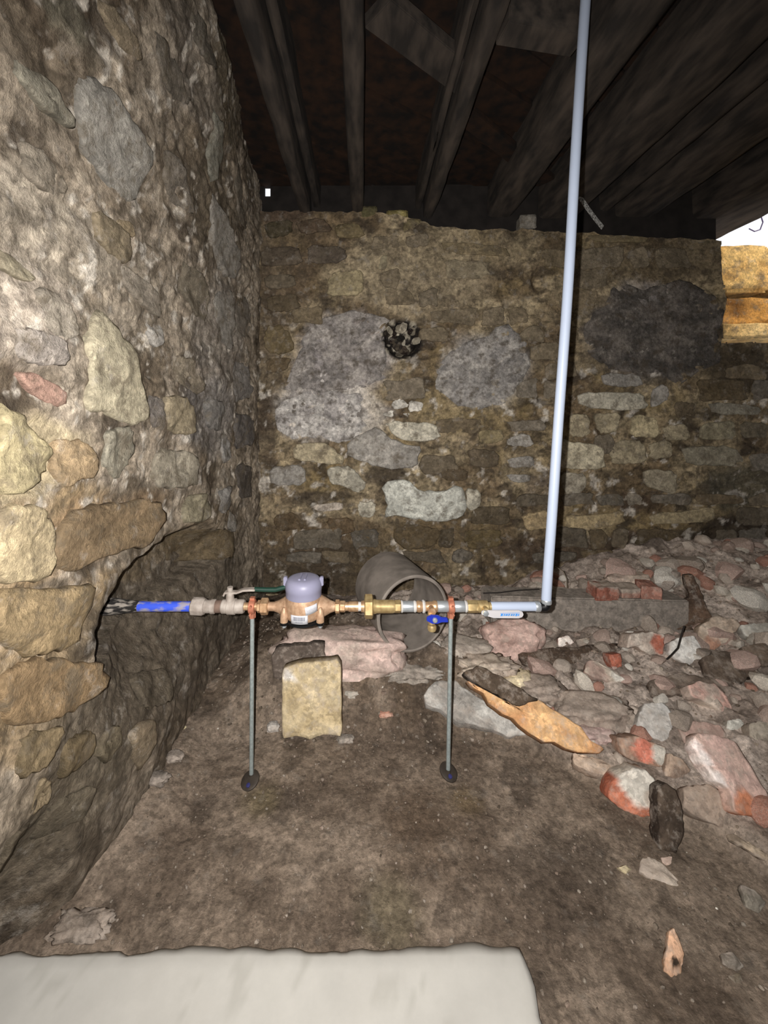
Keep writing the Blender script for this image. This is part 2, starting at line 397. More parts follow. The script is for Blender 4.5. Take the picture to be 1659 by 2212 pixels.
CR = S(212, 202, 176); TA = S(190, 172, 132); GY = S(176, 168, 156); BR = S(140, 120, 86); WT = S(226, 218, 202); DB = S(112, 98, 78)
back_polys = [
 ([(830, 910), (945, 912), (950, 948), (872, 955), (845, 932)], CR, .022),
 ([(627, 960), (700, 952), (738, 982), (742, 1005), (630, 994)], TA * 1.05, .020),
 ([(750, 955), (800, 922), (868, 958), (915, 965), (900, 1010), (850, 1014), (745, 988)], GY, .020),
 ([(580, 1008), (660, 1004), (662, 1044), (585, 1051)], GY * .85, .026),
 ([(708, 1010), (760, 1005), (795, 1048), (770, 1066), (740, 1048), (712, 1045)], CR * .8, .02),
 ([(830, 1042), (880, 1034), (905, 1058), (962, 1060), (985, 1046), (1004, 1052), (1006, 1118), (900, 1124), (850, 1112), (828, 1118)], WT * .98, .030),
 ([(1004, 1052), (1036, 1058), (1040, 1088), (1022, 1104), (1008, 1100)], CR * .9, .022),
 ([(770, 1084), (812, 1082), (810, 1114), (778, 1117)], CR, .02),
 ([(665, 1090), (740, 1084), (745, 1100), (692, 1107)], S(205, 188, 168), .016),
 ([(1245, 850), (1330, 846), (1395, 850), (1400, 880), (1350, 890), (1250, 876)], CR * .85, .024),
 ([(1405, 842), (1438, 828), (1450, 858), (1408, 886)], GY * .85, .018),
 ([(1232, 893), (1275, 895), (1275, 940), (1228, 945)], TA * .95, .018),
 ([(1280, 893), (1340, 890), (1340, 935), (1290, 935)], TA * .85, .018),
 ([(1366, 895), (1424, 900), (1426, 946), (1360, 945)], S(204, 184, 134), .022),
 ([(1432, 920), (1484, 915), (1486, 950), (1434, 952)], TA * .8, .018),
 ([(1508, 915), (1585, 908), (1586, 946), (1506, 952)], S(160, 148, 114), .018),
 ([(1592, 910), (1655, 914), (1655, 946), (1596, 946)], S(124, 112, 88), .016),
 ([(1192, 946), (1305, 964), (1305, 1016), (1195, 1010)], S(206, 192, 156), .026),
 ([(1315, 970), (1345, 946), (1390, 950), (1398, 1000), (1322, 1004)], TA * .88, .022),
 ([(1402, 955), (1450, 952), (1452, 990), (1404, 992)], TA * .75, .018),
 ([(1475, 964), (1590, 962), (1606, 1005), (1480, 1006)], S(158, 148, 122), .022),
 ([(1388, 1015), (1460, 1014), (1456, 1070), (1424, 1062), (1394, 1048)], S(170, 156, 126), .022),
 ([(1215, 1020), (1266, 1024), (1263, 1068), (1217, 1066)], S(176, 164, 140), .018),
 ([(1128, 1110), (1186, 1100), (1188, 1140), (1138, 1148)], S(186, 158, 106), .022),
 ([(1218, 1112), (1290, 1112), (1350, 1100), (1356, 1130), (1262, 1142), (1222, 1138)], S(180, 156, 106), .022),
 ([(1400, 1112), (1470, 1104), (1538, 1094), (1542, 1124), (1412, 1134)], S(176, 156, 112), .020),
 ([(1530, 868), (1634, 876), (1642, 897), (1536, 895)], S(150, 142, 122), .018),
 ([(1296, 806), (1384, 808), (1388, 836), (1302, 836)], GY * .78, .018),
 ([(1095, 946), (1140, 934), (1158, 964), (1095, 964)], GY * 1.0, .014),
 ([(1095, 990), (1155, 984), (1156, 1010), (1100, 1010)], GY * .85, .014),
 ([(1095, 1024), (1150, 1026), (1142, 1042), (1104, 1042)], GY * .8, .012),
 ([(842, 872), (868, 858), (886, 878), (852, 886)], WT * .9, .016),
 ([(882, 864), (916, 870), (910, 890), (882, 888)], WT * .85, .016),
 ([(822, 896), (850, 884), (850, 902)], WT * .9, .014),
 ([(868, 893), (886, 892), (882, 902)], WT * .85, .010),
 ([(705, 590), (785, 583), (787, 636), (708, 642)], S(166, 148, 104), .016),
 ([(822, 556), (838, 548), (834, 585), (816, 580)], S(160, 146, 110), .012),
 ([(570, 596), (636, 592), (640, 622), (572, 626)], S(112, 98, 76), .014),
 ([(570, 700), (620, 705), (640, 760), (572, 766)], S(116, 98, 62), .016),
 ([(575, 640), (640, 634), (650, 668), (578, 674)], S(104, 88, 62), .014),
 ([(572, 775), (628, 772), (620, 800), (574, 806)], S(104, 86, 58), .014),
 ([(640, 480), (700, 470), (720, 500), (650, 512)], S(104, 84, 62), .018),
 ([(572, 480), (632, 478), (634, 510), (576, 516)], S(84, 74, 50), .02),
 ([(720, 486), (776, 482), (790, 512), (726, 518)], S(128, 110, 70), .02),
 ([(560, 540), (640, 530), (660, 574), (570, 578)], S(98, 84, 66), .016),
 ([(660, 530), (750, 536), (752, 566), (668, 574)], S(104, 90, 74), .014),
 ([(950, 520), (1100, 532), (1100, 556), (960, 544)], S(150, 130, 90), .014),
 ([(960, 560), (1060, 564), (1060, 600), (968, 604)], S(150, 134, 102), .012),
 ([(1270, 506), (1400, 512), (1396, 526), (1280, 524)], S(140, 122, 82), .018),
 ([(850, 1140), (900, 1132), (950, 1144), (940, 1180), (880, 1186), (850, 1165)], S(104, 86, 56), .016),
 ([(1000, 1150), (1080, 1140), (1090, 1180), (1010, 1190)], S(110, 92, 54), .014),
 ([(700, 1120), (760, 1118), (770, 1150), (720, 1160)], S(112, 90, 60), .014),
 ([(590, 1110), (640, 1104), (660, 1140), (600, 1150)], S(104, 84, 56), .012),
 ([(1030, 930), (1085, 926), (1084, 956), (1034, 958)], S(150, 132, 88), .014),
 ([(1010, 970), (1080, 972), (1076, 1010), (1014, 1008)], S(112, 96, 72), .014),
 ([(950, 1010), (1010, 1014), (1006, 1040), (955, 1036)], S(104, 86, 60), .014),
 ([(1110, 760), (1136, 765), (1140, 800), (1122, 830), (1094, 828), (1086, 790)], S(134, 128, 122), .012),
]
def inside(pt, poly):
    x, y = pt; r = False; n = len(poly)
    for i in range(n):
        (x1, y1), (x2, y2) = poly[i], poly[i - 1]
        if (y1 > y) != (y2 > y) and x < (x2 - x1) * (y - y1) / (y2 - y1) + x1: r = not r
    return r
for i, (pl, c, h) in enumerate(back_polys):
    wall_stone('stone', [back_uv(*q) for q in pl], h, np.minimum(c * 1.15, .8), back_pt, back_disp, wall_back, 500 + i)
# plaster and mortar patches
patches = [([(640, 745), (690, 695), (770, 676), (850, 682), (826, 722), (824, 800), (842, 822), (780, 842), (700, 852), (630, 862), (612, 832)], S(138, 130, 124), S(176, 166, 156)),
           ([(945, 795), (1000, 742), (1086, 702), (1128, 735), (1142, 800), (1104, 862), (1040, 892), (980, 872), (936, 834)], S(150, 144, 138), S(176, 168, 158)),
           ([(1262, 690), (1318, 660), (1332, 616), (1400, 622), (1480, 604), (1552, 650), (1554, 790), (1480, 832), (1400, 800), (1330, 802), (1270, 752)], S(86, 80, 74), S(122, 112, 102)),
           ([(584, 890), (640, 842), (740, 850), (800, 846), (782, 900), (800, 925), (740, 960), (690, 945), (620, 950)], S(170, 162, 156), S(214, 206, 196))]
for i, (pl, c, c2) in enumerate(patches):
    wall_stone('plaster_patch', [back_uv(*q) for q in pl], 0.007, c, back_pt, back_disp, wall_back, 700 + i, c2, 0.006, 0.95, M_WALL)
# smaller field stones between the ones picked out by hand
allp = [q for (q, c, h) in back_polys] + [q[0] for q in patches]
rf = random.Random(21); z = 0.25; cnt = 0
while z < 2.3:
    hh = rf.uniform(0.07, 0.13); x = -0.62 + rf.uniform(0, .2)
    while x < 2.5:
        ww = rf.uniform(0.10, 0.30); cx, cz = x + ww / 2, z + hh / 2
        px = CX + cx / YW * F; py = CY - (cz - CZ) / YW * F
        cor = [(px, py), (px - ww * 150, py), (px + ww * 150, py), (px, py - hh * 150), (px, py + hh * 150)]
        ok = not any(inside(c_, q) for c_ in cor for q in allp) and math.hypot(px - 868, py - 733) > 60
        if cx > XO - 0.1 and cz > ZS - 0.08: ok = False
        if ok and cz + hh / 2 < float(top_z(np.array([cx]))[0]) - 0.02 and rf.random() < 0.72:
            j = lambda: rf.uniform(-0.018, 0.018)
            pl = [(x + .008 + j(), z + j()), (cx + j(), z + .006 + j() * .5), (x + ww - .008 + j(), z + j()), (x + ww + j() * .6, cz + j()), (x + ww - .01 + j(), z + hh + j()), (cx + j(), z + hh + j() * .6), (x + j(), z + hh - .01 + j()), (x + j() * .6, cz)]
            g = rf.uniform(0.6, 1.1) * (0.75 if cz < 0.55 else 1); cb = lerp(S(124, 104, 70), S(134, 124, 108), rf.random()) * g
            if cz > 1.45: cb = cb * .4 + S(138, 120, 88) * .6
            wall_stone('stone', pl, rf.uniform(.006, .018), cb * 1.25, back_pt, back_disp, wall_back, 900 + cnt); cnt += 1
        x += ww + rf.uniform(0.0, 0.06)
    z += hh + rf.uniform(0.0, 0.02)
# rubble of the blocked hole and loose stones on the wall head
hx, hz = back_uv(868, 733)
for i in range(16):
    a = rf.uniform(0, 6.28); r = rf.uniform(0.0, 0.10); s = rf.uniform(0.018, 0.04)
    pl = [(hx + r * math.cos(a) + s * math.cos(t) * rf.uniform(.7, 1.2), hz + r * math.sin(a) + s * math.sin(t) * rf.uniform(.7, 1.2)) for t in np.linspace(0, 5.4, 7)]
    wall_stone('stone', pl, rf.uniform(.015, .04), rf.choice([S(56, 48, 42), S(40, 36, 32), S(52, 40, 36), S(196, 184, 158), S(160, 148, 124)]), back_pt, back_disp, wall_back, 1200 + i)

left_polys = [
 ([(205, 680), (240, 700), (290, 748), (293, 800), (318, 860), (322, 916), (280, 920), (225, 895), (165, 882), (185, 800), (180, 745)], S(192, 178, 142), .030),
 ([(-20, 868), (30, 900), (98, 960), (104, 1012), (60, 1050), (-20, 1072)], S(188, 170, 118), .035),
 ([(-20, 1085), (80, 1088), (108, 1140), (104, 1240), (60, 1262), (-20, 1262)], S(186, 164, 118), .030),
 ([(110, 1150), (150, 1092), (340, 1074), (372, 1110), (330, 1176), (230, 1200), (120, 1236)], S(142, 116, 78), .034),
 ([(340, 965), (420, 975), (426, 1046), (390, 1052), (330, 1056)], S(164, 152, 128), .026),
 ([(345, 860), (385, 853), (420, 880), (414, 945), (358, 930)], S(166, 148, 112), .022),
 ([(20, 798), (60, 803), (110, 830), (136, 852), (130, 876), (104, 876), (60, 842)], S(176, 134, 112), .016),
 ([(215, 930), (280, 925), (292, 980), (250, 1042), (214, 1000)], S(150, 142, 120), .018),
 ([(112, 942), (200, 960), (205, 1030), (120, 1052), (104, 1000)], S(176, 146, 100), .02),
 ([(82, 142), (160, 178), (232, 250), (290, 345), (272, 424), (240, 440), (196, 372), (150, 322), (128, 230)], S(160, 156, 146), .026),
 ([(-10, 130), (60, 170), (120, 256), (128, 284), (60, 244), (-10, 165)], S(148, 142, 118), .022),
 ([(108, -10), (150, 8), (212, 104), (228, 134), (182, 104)], S(150, 126, 84), .020),
 ([(178, 440), (250, 492), (282, 560), (250, 572), (200, 532)], S(134, 112, 66), .022),
 ([(-10, 538), (30, 552), (82, 602), (60, 612), (-10, 584)], S(190, 174, 132), .022),
 ([(388, 220), (432, 318), (442, 384), (402, 392), (394, 300)], S(134, 134, 116), .020),
 ([(414, 420), (450, 450), (512, 560), (506, 602), (470, 592), (430, 500)], S(156, 150, 140), .024),
 ([(454, 640), (500, 618), (506, 700), (500, 762), (470, 742), (459, 690)], S(158, 152, 142), .022),
 ([(370, 758), (420, 780), (442, 842), (420, 852), (378, 822)], S(152, 134, 104), .018),
 ([(-20, 1275), (100, 1272), (196, 1252), (192, 1320), (150, 1400), (60, 1422), (-20, 1400)], S(158, 132, 86), .028),
 ([(-20, 1432), (200, 1420), (222, 1470), (120, 1560), (-20, 1566)], S(150, 120, 76), .030),
 ([(70, 1680), (102, 1690), (96, 1732), (50, 1762), (56, 1712)], S(156, 134, 96), .020),
 ([(262, 1570), (302, 1548), (300, 1592), (272, 1662), (258, 1650)], S(142, 122, 92), .022),
 ([(200, 1590), (240, 1560), (242, 1602), (212, 1652), (194, 1640)], S(116, 102, 76), .020),
 ([(480, 935), (496, 940), (501, 990), (480, 1002)], S(156, 150, 142), .016),
 ([(470, 1060), (500, 1048), (500, 1090), (474, 1112)], S(152, 146, 138), .018),
 ([(500, 1100), (513, 1114), (508, 1150), (497, 1146)], S(150, 142, 130), .014),
 ([(408, 1072), (446, 1060), (456, 1110), (438, 1130), (388, 1126), (398, 1092)], S(152, 140, 108), .020),
 ([(318, 850), (346, 860), (352, 930), (328, 924)], S(128, 118, 108), .014),
 ([(318, 690), (350, 705), (346, 745), (332, 752), (316, 715)], S(196, 190, 180), .014),
 ([(230, 1326), (282, 1322), (280, 1354), (240, 1360)], S(122, 64, 38), .030),
 ([(232, 470), (264, 480), (272, 515), (246, 500)], S(150, 122, 66), .012),
 ([(300, 300), (360, 380), (390, 470), (350, 450), (310, 370)], S(112, 100, 86), .022),
 ([(240, 60), (300, 140), (345, 230), (300, 210), (250, 130)], S(96, 86, 72), .022),
 ([(380, 560), (440, 610), (452, 700), (410, 680), (384, 620)], S(124, 110, 82), .022),
 ([(250, 560), (330, 620), (352, 690), (300, 660), (262, 610)], S(146, 132, 112), .02),
 ([(30, 300), (90, 340), (140, 420), (90, 420), (30, 370)], S(164, 148, 124), .022),
 ([(60, 610), (140, 650), (170, 720), (110, 740), (60, 690)], S(178, 164, 142), .018),
 ([(20, 700), (110, 730), (130, 790), (60, 790), (10, 760)], S(186, 172, 160), .02),
 ([(440, 860), (478, 870), (484, 925), (446, 930)], S(132, 126, 118), .018),
 ([(505, 780), (540, 790), (545, 860), (510, 870)], S(130, 126, 124), .016),
 ([(508, 890), (545, 900), (548, 960), (512, 970)], S(112, 104, 98), .016),
 ([(512, 1000), (548, 1010), (548, 1070), (516, 1080)], S(104, 94, 84), .016),
 ([(430, 1150), (500, 1140), (505, 1200), (440, 1220)], S(110, 92, 62), .016),
 ([(120, 1600), (185, 1570), (180, 1640), (110, 1690)], S(112, 94, 62), .02),
 ([(30, 1580), (110, 1570), (70, 1650), (10, 1690)], S(128, 108, 72), .02),
 ([(120, 1730), (190, 1690), (180, 1760), (100, 1830)], S(104, 92, 72), .02),
 ([(10, 1800), (80, 1770), (60, 1860), (5, 1900)], S(112, 98, 76), .02),
 ([(300, 1460), (360, 1440), (350, 1510), (290, 1540)], S(98, 86, 68), .018),
 ([(510, 650), (538, 640), (545, 720), (515, 735)], S(118, 108, 96), .016),
 ([(470, 330), (515, 420), (530, 500), (500, 480), (475, 400)], S(100, 88, 70), .018),
 ([(300, 0), (345, 60), (390, 160), (350, 130), (310, 60)], S(88, 80, 66), .02),
]
for i, (pl, c, h) in enumerate(left_polys):
    top_ = np.mean([q[1] for q in pl]) < 830 and i != 0 and i != 6
    if top_: c = c * .6 + S(150, 138, 120) * .4; h = h * .6
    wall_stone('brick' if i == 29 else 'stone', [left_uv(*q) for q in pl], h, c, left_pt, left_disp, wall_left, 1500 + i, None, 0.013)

# ------------------------------------------------------------------ ceiling: joists, diagonal boards, blocking
H = 1.24; ZJ = CZ + H; ZD = 2.65
cl = MB().box((-1.3, -1.6, ZD + .03), (2.555, 2.71, ZD + .08)).build('ceiling', M_DARK); tag(cl, kind='structure')
def joist(x0, x1, z0, name='joist', y0=-1.5, y1=2.92, seed=0, mat=M_JOIST, top=ZD, wob=0.010):
    n = 60; V = []; Fc = []
    w2 = (x1 - x0); r = min(0.018, w2 * .22)
    sec = [(x0, top), (x0, z0 + r * 2.2), (x0 + r * .35, z0 + r * .5), (x0 + r * 1.6, z0), ((x0 + x1) / 2, z0 - .002), (x1 - r * 1.6, z0), (x1 - r * .35, z0 + r * .5), (x1, z0 + r * 2.2), (x1, top)]
    m = len(sec)
    for i in range(n + 1):
        y = y0 + (y1 - y0) * i / n
        for k, (x, zz) in enumerate(sec):
            a = wob * 2 * (float(fbm(np.array(y), np.array(k * .4 + seed), 3, seed)) - .5); b = wob * 1.6 * (float(fbm(np.array(y), np.array(k * .4 + seed), 7, seed + 9)) - .5)
            V.append((x + a, y, zz + (b if zz < top else 0)))
    for i in range(n):
        for k in range(m - 1):
            a = i * m + k; Fc.append((a, a + m, a + m + 1, a + 1))
    Fc.append(tuple(range(m))); Fc.append(tuple(range(n * m + m - 1, n * m - 1, -1)))
    return mesh_obj(name, V, Fc, mat, cl, None, True)
for i, (a, b) in enumerate([(-.322, -.268), (-.062, .004), (.308, .362), (.64, .77), (.905, 1.10), (1.30, 1.50), (1.70, 2.06)]):
    joist(a * H, b * H, ZJ + .01 * (i % 2), y1=3.04 if i == 6 else 2.92, seed=i * 3)
# split off strip hanging along three joists
joist(-.255 * H, -.222 * H, ZJ + .07, 'joist_scab', -1.0, 2.9, 41); joist(.27 * H, .297 * H, ZJ + .06, 'joist_scab', -1.0, 2.9, 47)
joist(1.22 * H, 1.28 * H, ZJ + .05, 'joist_scab', -1.0, 2.9, 53)
def clip_poly(poly, n, d):
    out = []
    for i in range(len(poly)):
        a, b = poly[i], poly[(i + 1) % len(poly)]
        da = a[0] * n[0] + a[1] * n[1] - d; db = b[0] * n[0] + b[1] * n[1] - d
        if da <= 0: out.append(a)
        if (da < 0) != (db < 0) and abs(da - db) > 1e-9:
            t = da / (da - db); out.append((a[0] + (b[0] - a[0]) * t, a[1] + (b[1] - a[1]) * t))
    return out
th = math.radians(58); nn = (math.cos(th), -math.sin(th)); s = -3.5; rb = random.Random(8)
while s < 3.6:
    wd = rb.uniform(.15, .21)
    pl = [(-.9, -1.5), (2.55, -1.5), (2.55, 2.70), (-.9, 2.70)]
    pl = clip_poly(pl, nn, s + wd - .012); pl = clip_poly(pl, (-nn[0], -nn[1]), -s)
    if len(pl) >= 3:
        n = len(pl); zz = ZD - .005 + rb.uniform(-.012, .006); v = [(x, y, zz) for x, y in pl] + [(x, y, zz + .03) for x, y in pl]
        MB().add(v, [tuple(range(n - 1, -1, -1)), tuple(range(n, 2 * n))] + [(k, (k + 1) % n, n + (k + 1) % n, n + k) for k in range(n)]).build('board', M_BOARD, cl, smooth=False)
    s += wd
def bar(a, b, wd, ht, name, mat, parent, up=(0, 0, 1), col=None, bevel=0.003):
    a = Vector(a); b = Vector(b); d = (b - a).normalized(); sd = d.cross(Vector(up)).normalized(); u = sd.cross(d)
    v = [p + sd * sx * wd / 2 + u * sz * ht / 2 for p in (a, b) for sx in (-1, 1) for sz in (-1, 1)]
    return MB().add(v, [(0, 1, 3, 2), (4, 6, 7, 5), (0, 4, 5, 1), (2, 3, 7, 6), (0, 2, 6, 4), (1, 5, 7, 3)]).build(name, mat, parent, col, bevel=bevel)
def PZ(px, py, z):                        # pixel on the horizontal plane at height z
    Y = (CZ - z) * F / (py - CY); return P(px, py, Y)
bar(PZ(815, 15, ZD - .12), PZ(1010, 170, ZD - .10), .13, .05, 'brace', M_JOIST, cl)
bar(PZ(1085, 20, ZD - .14), PZ(1250, 50, ZD - .14), .09, .16, 'blocking', M_JOIST, cl)
bar(PZ(1180, 560 - 170, ZD - .1), PZ(1010, 250, ZD - .05), .10, .03, 'brace', M_BOARD, cl)
# board closing the joist ends, with a chink of daylight near the left corner
YR = 2.67
hx0, hx1, hz0, hz1 = (571 - CX) / F * YR, (584 - CX) / F * YR, CZ + (890 - 424) / F * YR, CZ + (890 - 400) / F * YR
rim = MB().box((-.95, YR, 2.15), (hx0, YR + .03, ZD + .06)).box((hx1, YR, 2.15), (XO + .02, YR + .03, ZD + .06))
rim.box((hx0, YR, 2.15), (hx1, YR + .03, hz0)).box((hx0, YR, hz1), (hx1, YR + .03, ZD + .06))
tag(rim.build('trim_1', M_DARK, smooth=False), kind='structure')

# ------------------------------------------------------------------ outside, seen through the opening at the right
wo = MB().box((2.45, 3.16, 1.2), (4.2, 3.5, 2.05)).build('wall_outer', M_STONE, None, S(190, 150, 90)); tag(wo, kind='structure')
def rough_box(name, a, b, c, parent, seed, c2=None, cuts=7, amp=.012, mat=None, freq=9):
    bm = bmesh.new(); bmesh.ops.create_cube(bm, size=1)
    bmesh.ops.bevel(bm, geom=bm.edges[:], offset=.06, segments=2, affect='EDGES')
    bmesh.ops.subdivide_edges(bm, edges=[e for e in bm.edges if e.calc_length() > .3], cuts=cuts, use_grid_fill=True)
    a = Vector(a); b = Vector(b); cs = []
    for v in bm.verts:
        p = Vector((a[i] + (b[i] - a[i]) * (v.co[i] + .5) for i in range(3)))
        nz = mnoise.noise_vector(p * freq + Vector((seed, 0, 0))) + .5 * mnoise.noise_vector(p * freq * 2.7 + Vector((seed, 3, 0)))
        v.co = p + nz * amp
    me = bpy.data.meshes.new(name); bm.to_mesh(me); bm.free()
    co = np.array([v.co[:] for v in me.vertices]); m = fbm(co[:, 0] + co[:, 1], co[:, 2] + co[:, 1] * .5, 12, int(seed), 4)
    col = lerp(np.array(c), np.array(c) * .6 if c2 is None else np.array(c2), sst(.4, .68, m))
    cc_ = np.ones((len(co), 4)); cc_[:, :3] = col
    at = me.attributes.new('Col', 'FLOAT_COLOR', 'POINT'); at.data.foreach_set('color', cc_.ravel())
    me.polygons.foreach_set('use_smooth', [True] * len(me.polygons)); me.materials.append(mat or M_STONE)
    o = bpy.data.objects.new(name, me); COL.objects.link(o)
    if parent: o.parent = parent
    return o
YO = 3.1
def oz(py): return CZ - (py - CY) / F * YO
rough_box('stone', (2.50, YO, oz(629)), (3.05, YO + .35, oz(528)), SR(226, 188, 122), wo, 3, SR(200, 158, 96))
rough_box('stone', (3.06, YO + .02, oz(627)), (3.8, YO + .35, oz(532)), SR(220, 182, 116), wo, 5, SR(196, 150, 88))
rough_box('stone', (2.48, YO + .01, oz(704)), (3.6, YO + .36, oz(642)), SR(196, 146, 80), wo, 8, SR(112, 76, 38), amp=.016)
rough_box('stone', (2.40, YO - .17, oz(738)), (3.7, YO + .30, oz(708)), SR(232, 200, 142), wo, 12, SR(214, 176, 116))

# ------------------------------------------------------------------ floor with its bank and heap
PA, PB = np.array([0.20, 1.84]), np.array([1.02, 1.06])
NB = np.array([0.69, 0.725])
def ground(x, Y):
    x = np.asarray(x, float); Y = np.asarray(Y, float)
    s = (x - PA[0]) * NB[0] + (Y - PA[1]) * NB[1] + 0.10 * (fbm(x, Y, 5, 811, 3) - .5)
    s2 = np.minimum(s, (x - .86) * .5 + 5)
    heap = 0.05 * sst(0, .10, s2) + 0.11 * sst(0.02, .8, s2) + .24 * sst(.95, 1.75, s2)
    heap = heap * (1 - .35 * sst(2.3, 2.6, Y) * sst(1.2, .6, x)) * sst(.95, 1.12, Y + .0 * x)
    bank = .15 * sst(1.52, 1.80, Y + .06 * (fbm(x, Y, 6, 31, 3) - .5)) * (1 - .45 * sst(1.95, 2.3, Y)) * sst(-.72, -.42, x + .10 * (Y - 1.6) * 0)
    toe = .05 * sst(-.50, -.70, x) * sst(.9, 1.2, Y)
    g = np.maximum(heap, 0) + bank * (1 - sst(0, .35, s2)) + toe
    g = g + .020 * (fbm(x, Y, 3, 71, 3) - .5) + .012 * (fbm(x, Y, 14, 72, 3) - .5)
    rough = sst(.02, .1, g)
    return g + rough * (.030 * (np.abs(fbm(x, Y, 8, 75, 3) - .5) * -3 + .5) * sst(.05, .4, s2) + .045 * (fbm(x, Y, 11, 73, 3) - .5)) - .01
xs = np.linspace(-1.0, 2.6, 450); ys = np.concatenate([np.linspace(-1.5, .5, 20, endpoint=False), np.linspace(.5, 2.66, 300)])
UU, VV = np.meshgrid(xs, ys, indexing='ij')
ZZ = ground(UU, VV) + .007 * (fbm(UU, VV, 40, 74, 3) - .5)
c0 = lerp(S(104, 87, 70), S(134, 115, 95), sst(.35, .65, fbm(UU, VV, 6, 601, 5)))
sH = sst(.0, .2, (UU - PA[0]) * NB[0] + (VV - PA[1]) * NB[1] + 0.10 * (fbm(UU, VV, 5, 811, 3) - .5))
c0 = lerp(c0, lerp(S(150, 132, 117), S(200, 180, 163), sst(.35, .6, fbm(UU, VV, 9, 603, 4))), sH * .95)
c0 = lerp(c0, S(88, 70, 50), .6 * (1 - sH) * sst(1.5, 1.7, VV) * sst(.45, .6, fbm(UU, VV, 12, 605, 4)))
c0 = lerp(c0, S(64, 53, 43), .5 * sst(.6, .72, fbm(UU, VV, 8, 607, 4)))
for (px, py, r, c) in [(560, 1720, .09, S(120, 104, 70)), (1000, 1720, .08, S(126, 104, 68)), (850, 1960, .12, S(108, 96, 70)), (900, 1760, .22, S(92, 72, 52))]:
    Y = CZ * F / (py - CY); X = (px - CX) / F * Y
    c0 = lerp(c0, c, .7 * (1 - sst(.2, 1.0, np.hypot(UU - X, VV - Y) / r + .5 * (fbm(UU, VV, 14, 9) - .5))))
nu, nv = UU.shape; idx = np.arange(nu * nv).reshape(nu, nv)
fa = np.stack([idx[:-1, :-1], idx[1:, :-1], idx[1:, 1:], idx[:-1, 1:]], -1).reshape(-1, 4)
floor = mesh_obj('floor', np.stack([UU, VV, ZZ], -1).reshape(-1, 3), fa, M_DIRT, None, c0.reshape(-1, 3)); tag(floor, kind='structure')

def hit(px, py):                          # where the line of sight through a pixel meets the ground
    Y = .8
    while Y < 2.58:
        p = P(px, py, Y)
        if p.z <= float(ground(np.array(p.x), np.array(p.y))): break
        Y += .004
    return P(px, py, Y)

# concrete slab in the foreground
SX, SY, SZ = .342, .905, .035
xs = np.linspace(-.98, SX, 120); ys = np.linspace(-1.4, SY, 110)
UU, VV = np.meshgrid(xs, ys, indexing='ij')
ex = sst(SX - .03, SX, UU); ey = sst(SY - .03, SY, VV)
U2 = UU + ex * .014 * (fbm(VV, VV * 0, 14, 5, 4) - .5) * 2; V2 = VV + ey * .014 * (fbm(UU, UU * 0, 12, 6, 4) - .5) * 2 - .015 * np.clip(-UU, 0, 1) * ey
Z2 = SZ + .003 * (fbm(UU, VV, 6, 7) - .5) - .007 * sst(.6, 1, np.maximum(ex, ey))
nu, nv = UU.shape; top = np.stack([U2, V2, Z2], -1); bot = top.copy(); bot[..., 2] = -.1
c0 = lerp(S(176, 172, 163), S(188, 184, 174), fbm(UU, VV, 4, 8)); c0 = lerp(c0, S(150, 146, 134), .35 * sst(.70, .76, fbm(UU, VV, 24, 18, 3)))
idx = np.arange(nu * nv).reshape(nu, nv)
fa = np.stack([idx[:-1, :-1], idx[1:, :-1], idx[1:, 1:], idx[:-1, 1:]], -1).reshape(-1, 4).tolist()
k = nu * nv
for i in range(nv - 1): fa.append((idx[-1, i], idx[-1, i] + k, idx[-1, i + 1] + k, idx[-1, i + 1]))
for i in range(nu - 1): fa.append((idx[i, -1], idx[i + 1, -1], idx[i + 1, -1] + k, idx[i, -1] + k))
slab = mesh_obj('concrete_slab', np.vstack([top.reshape(-1, 3), bot.reshape(-1, 3)]), [[int(q) for q in f] for f in fa], M_SLAB, None, np.vstack([c0.reshape(-1, 3)] * 2))
tag(slab, 'smooth pale concrete slab at the front edge of the dirt floor', 'slab')

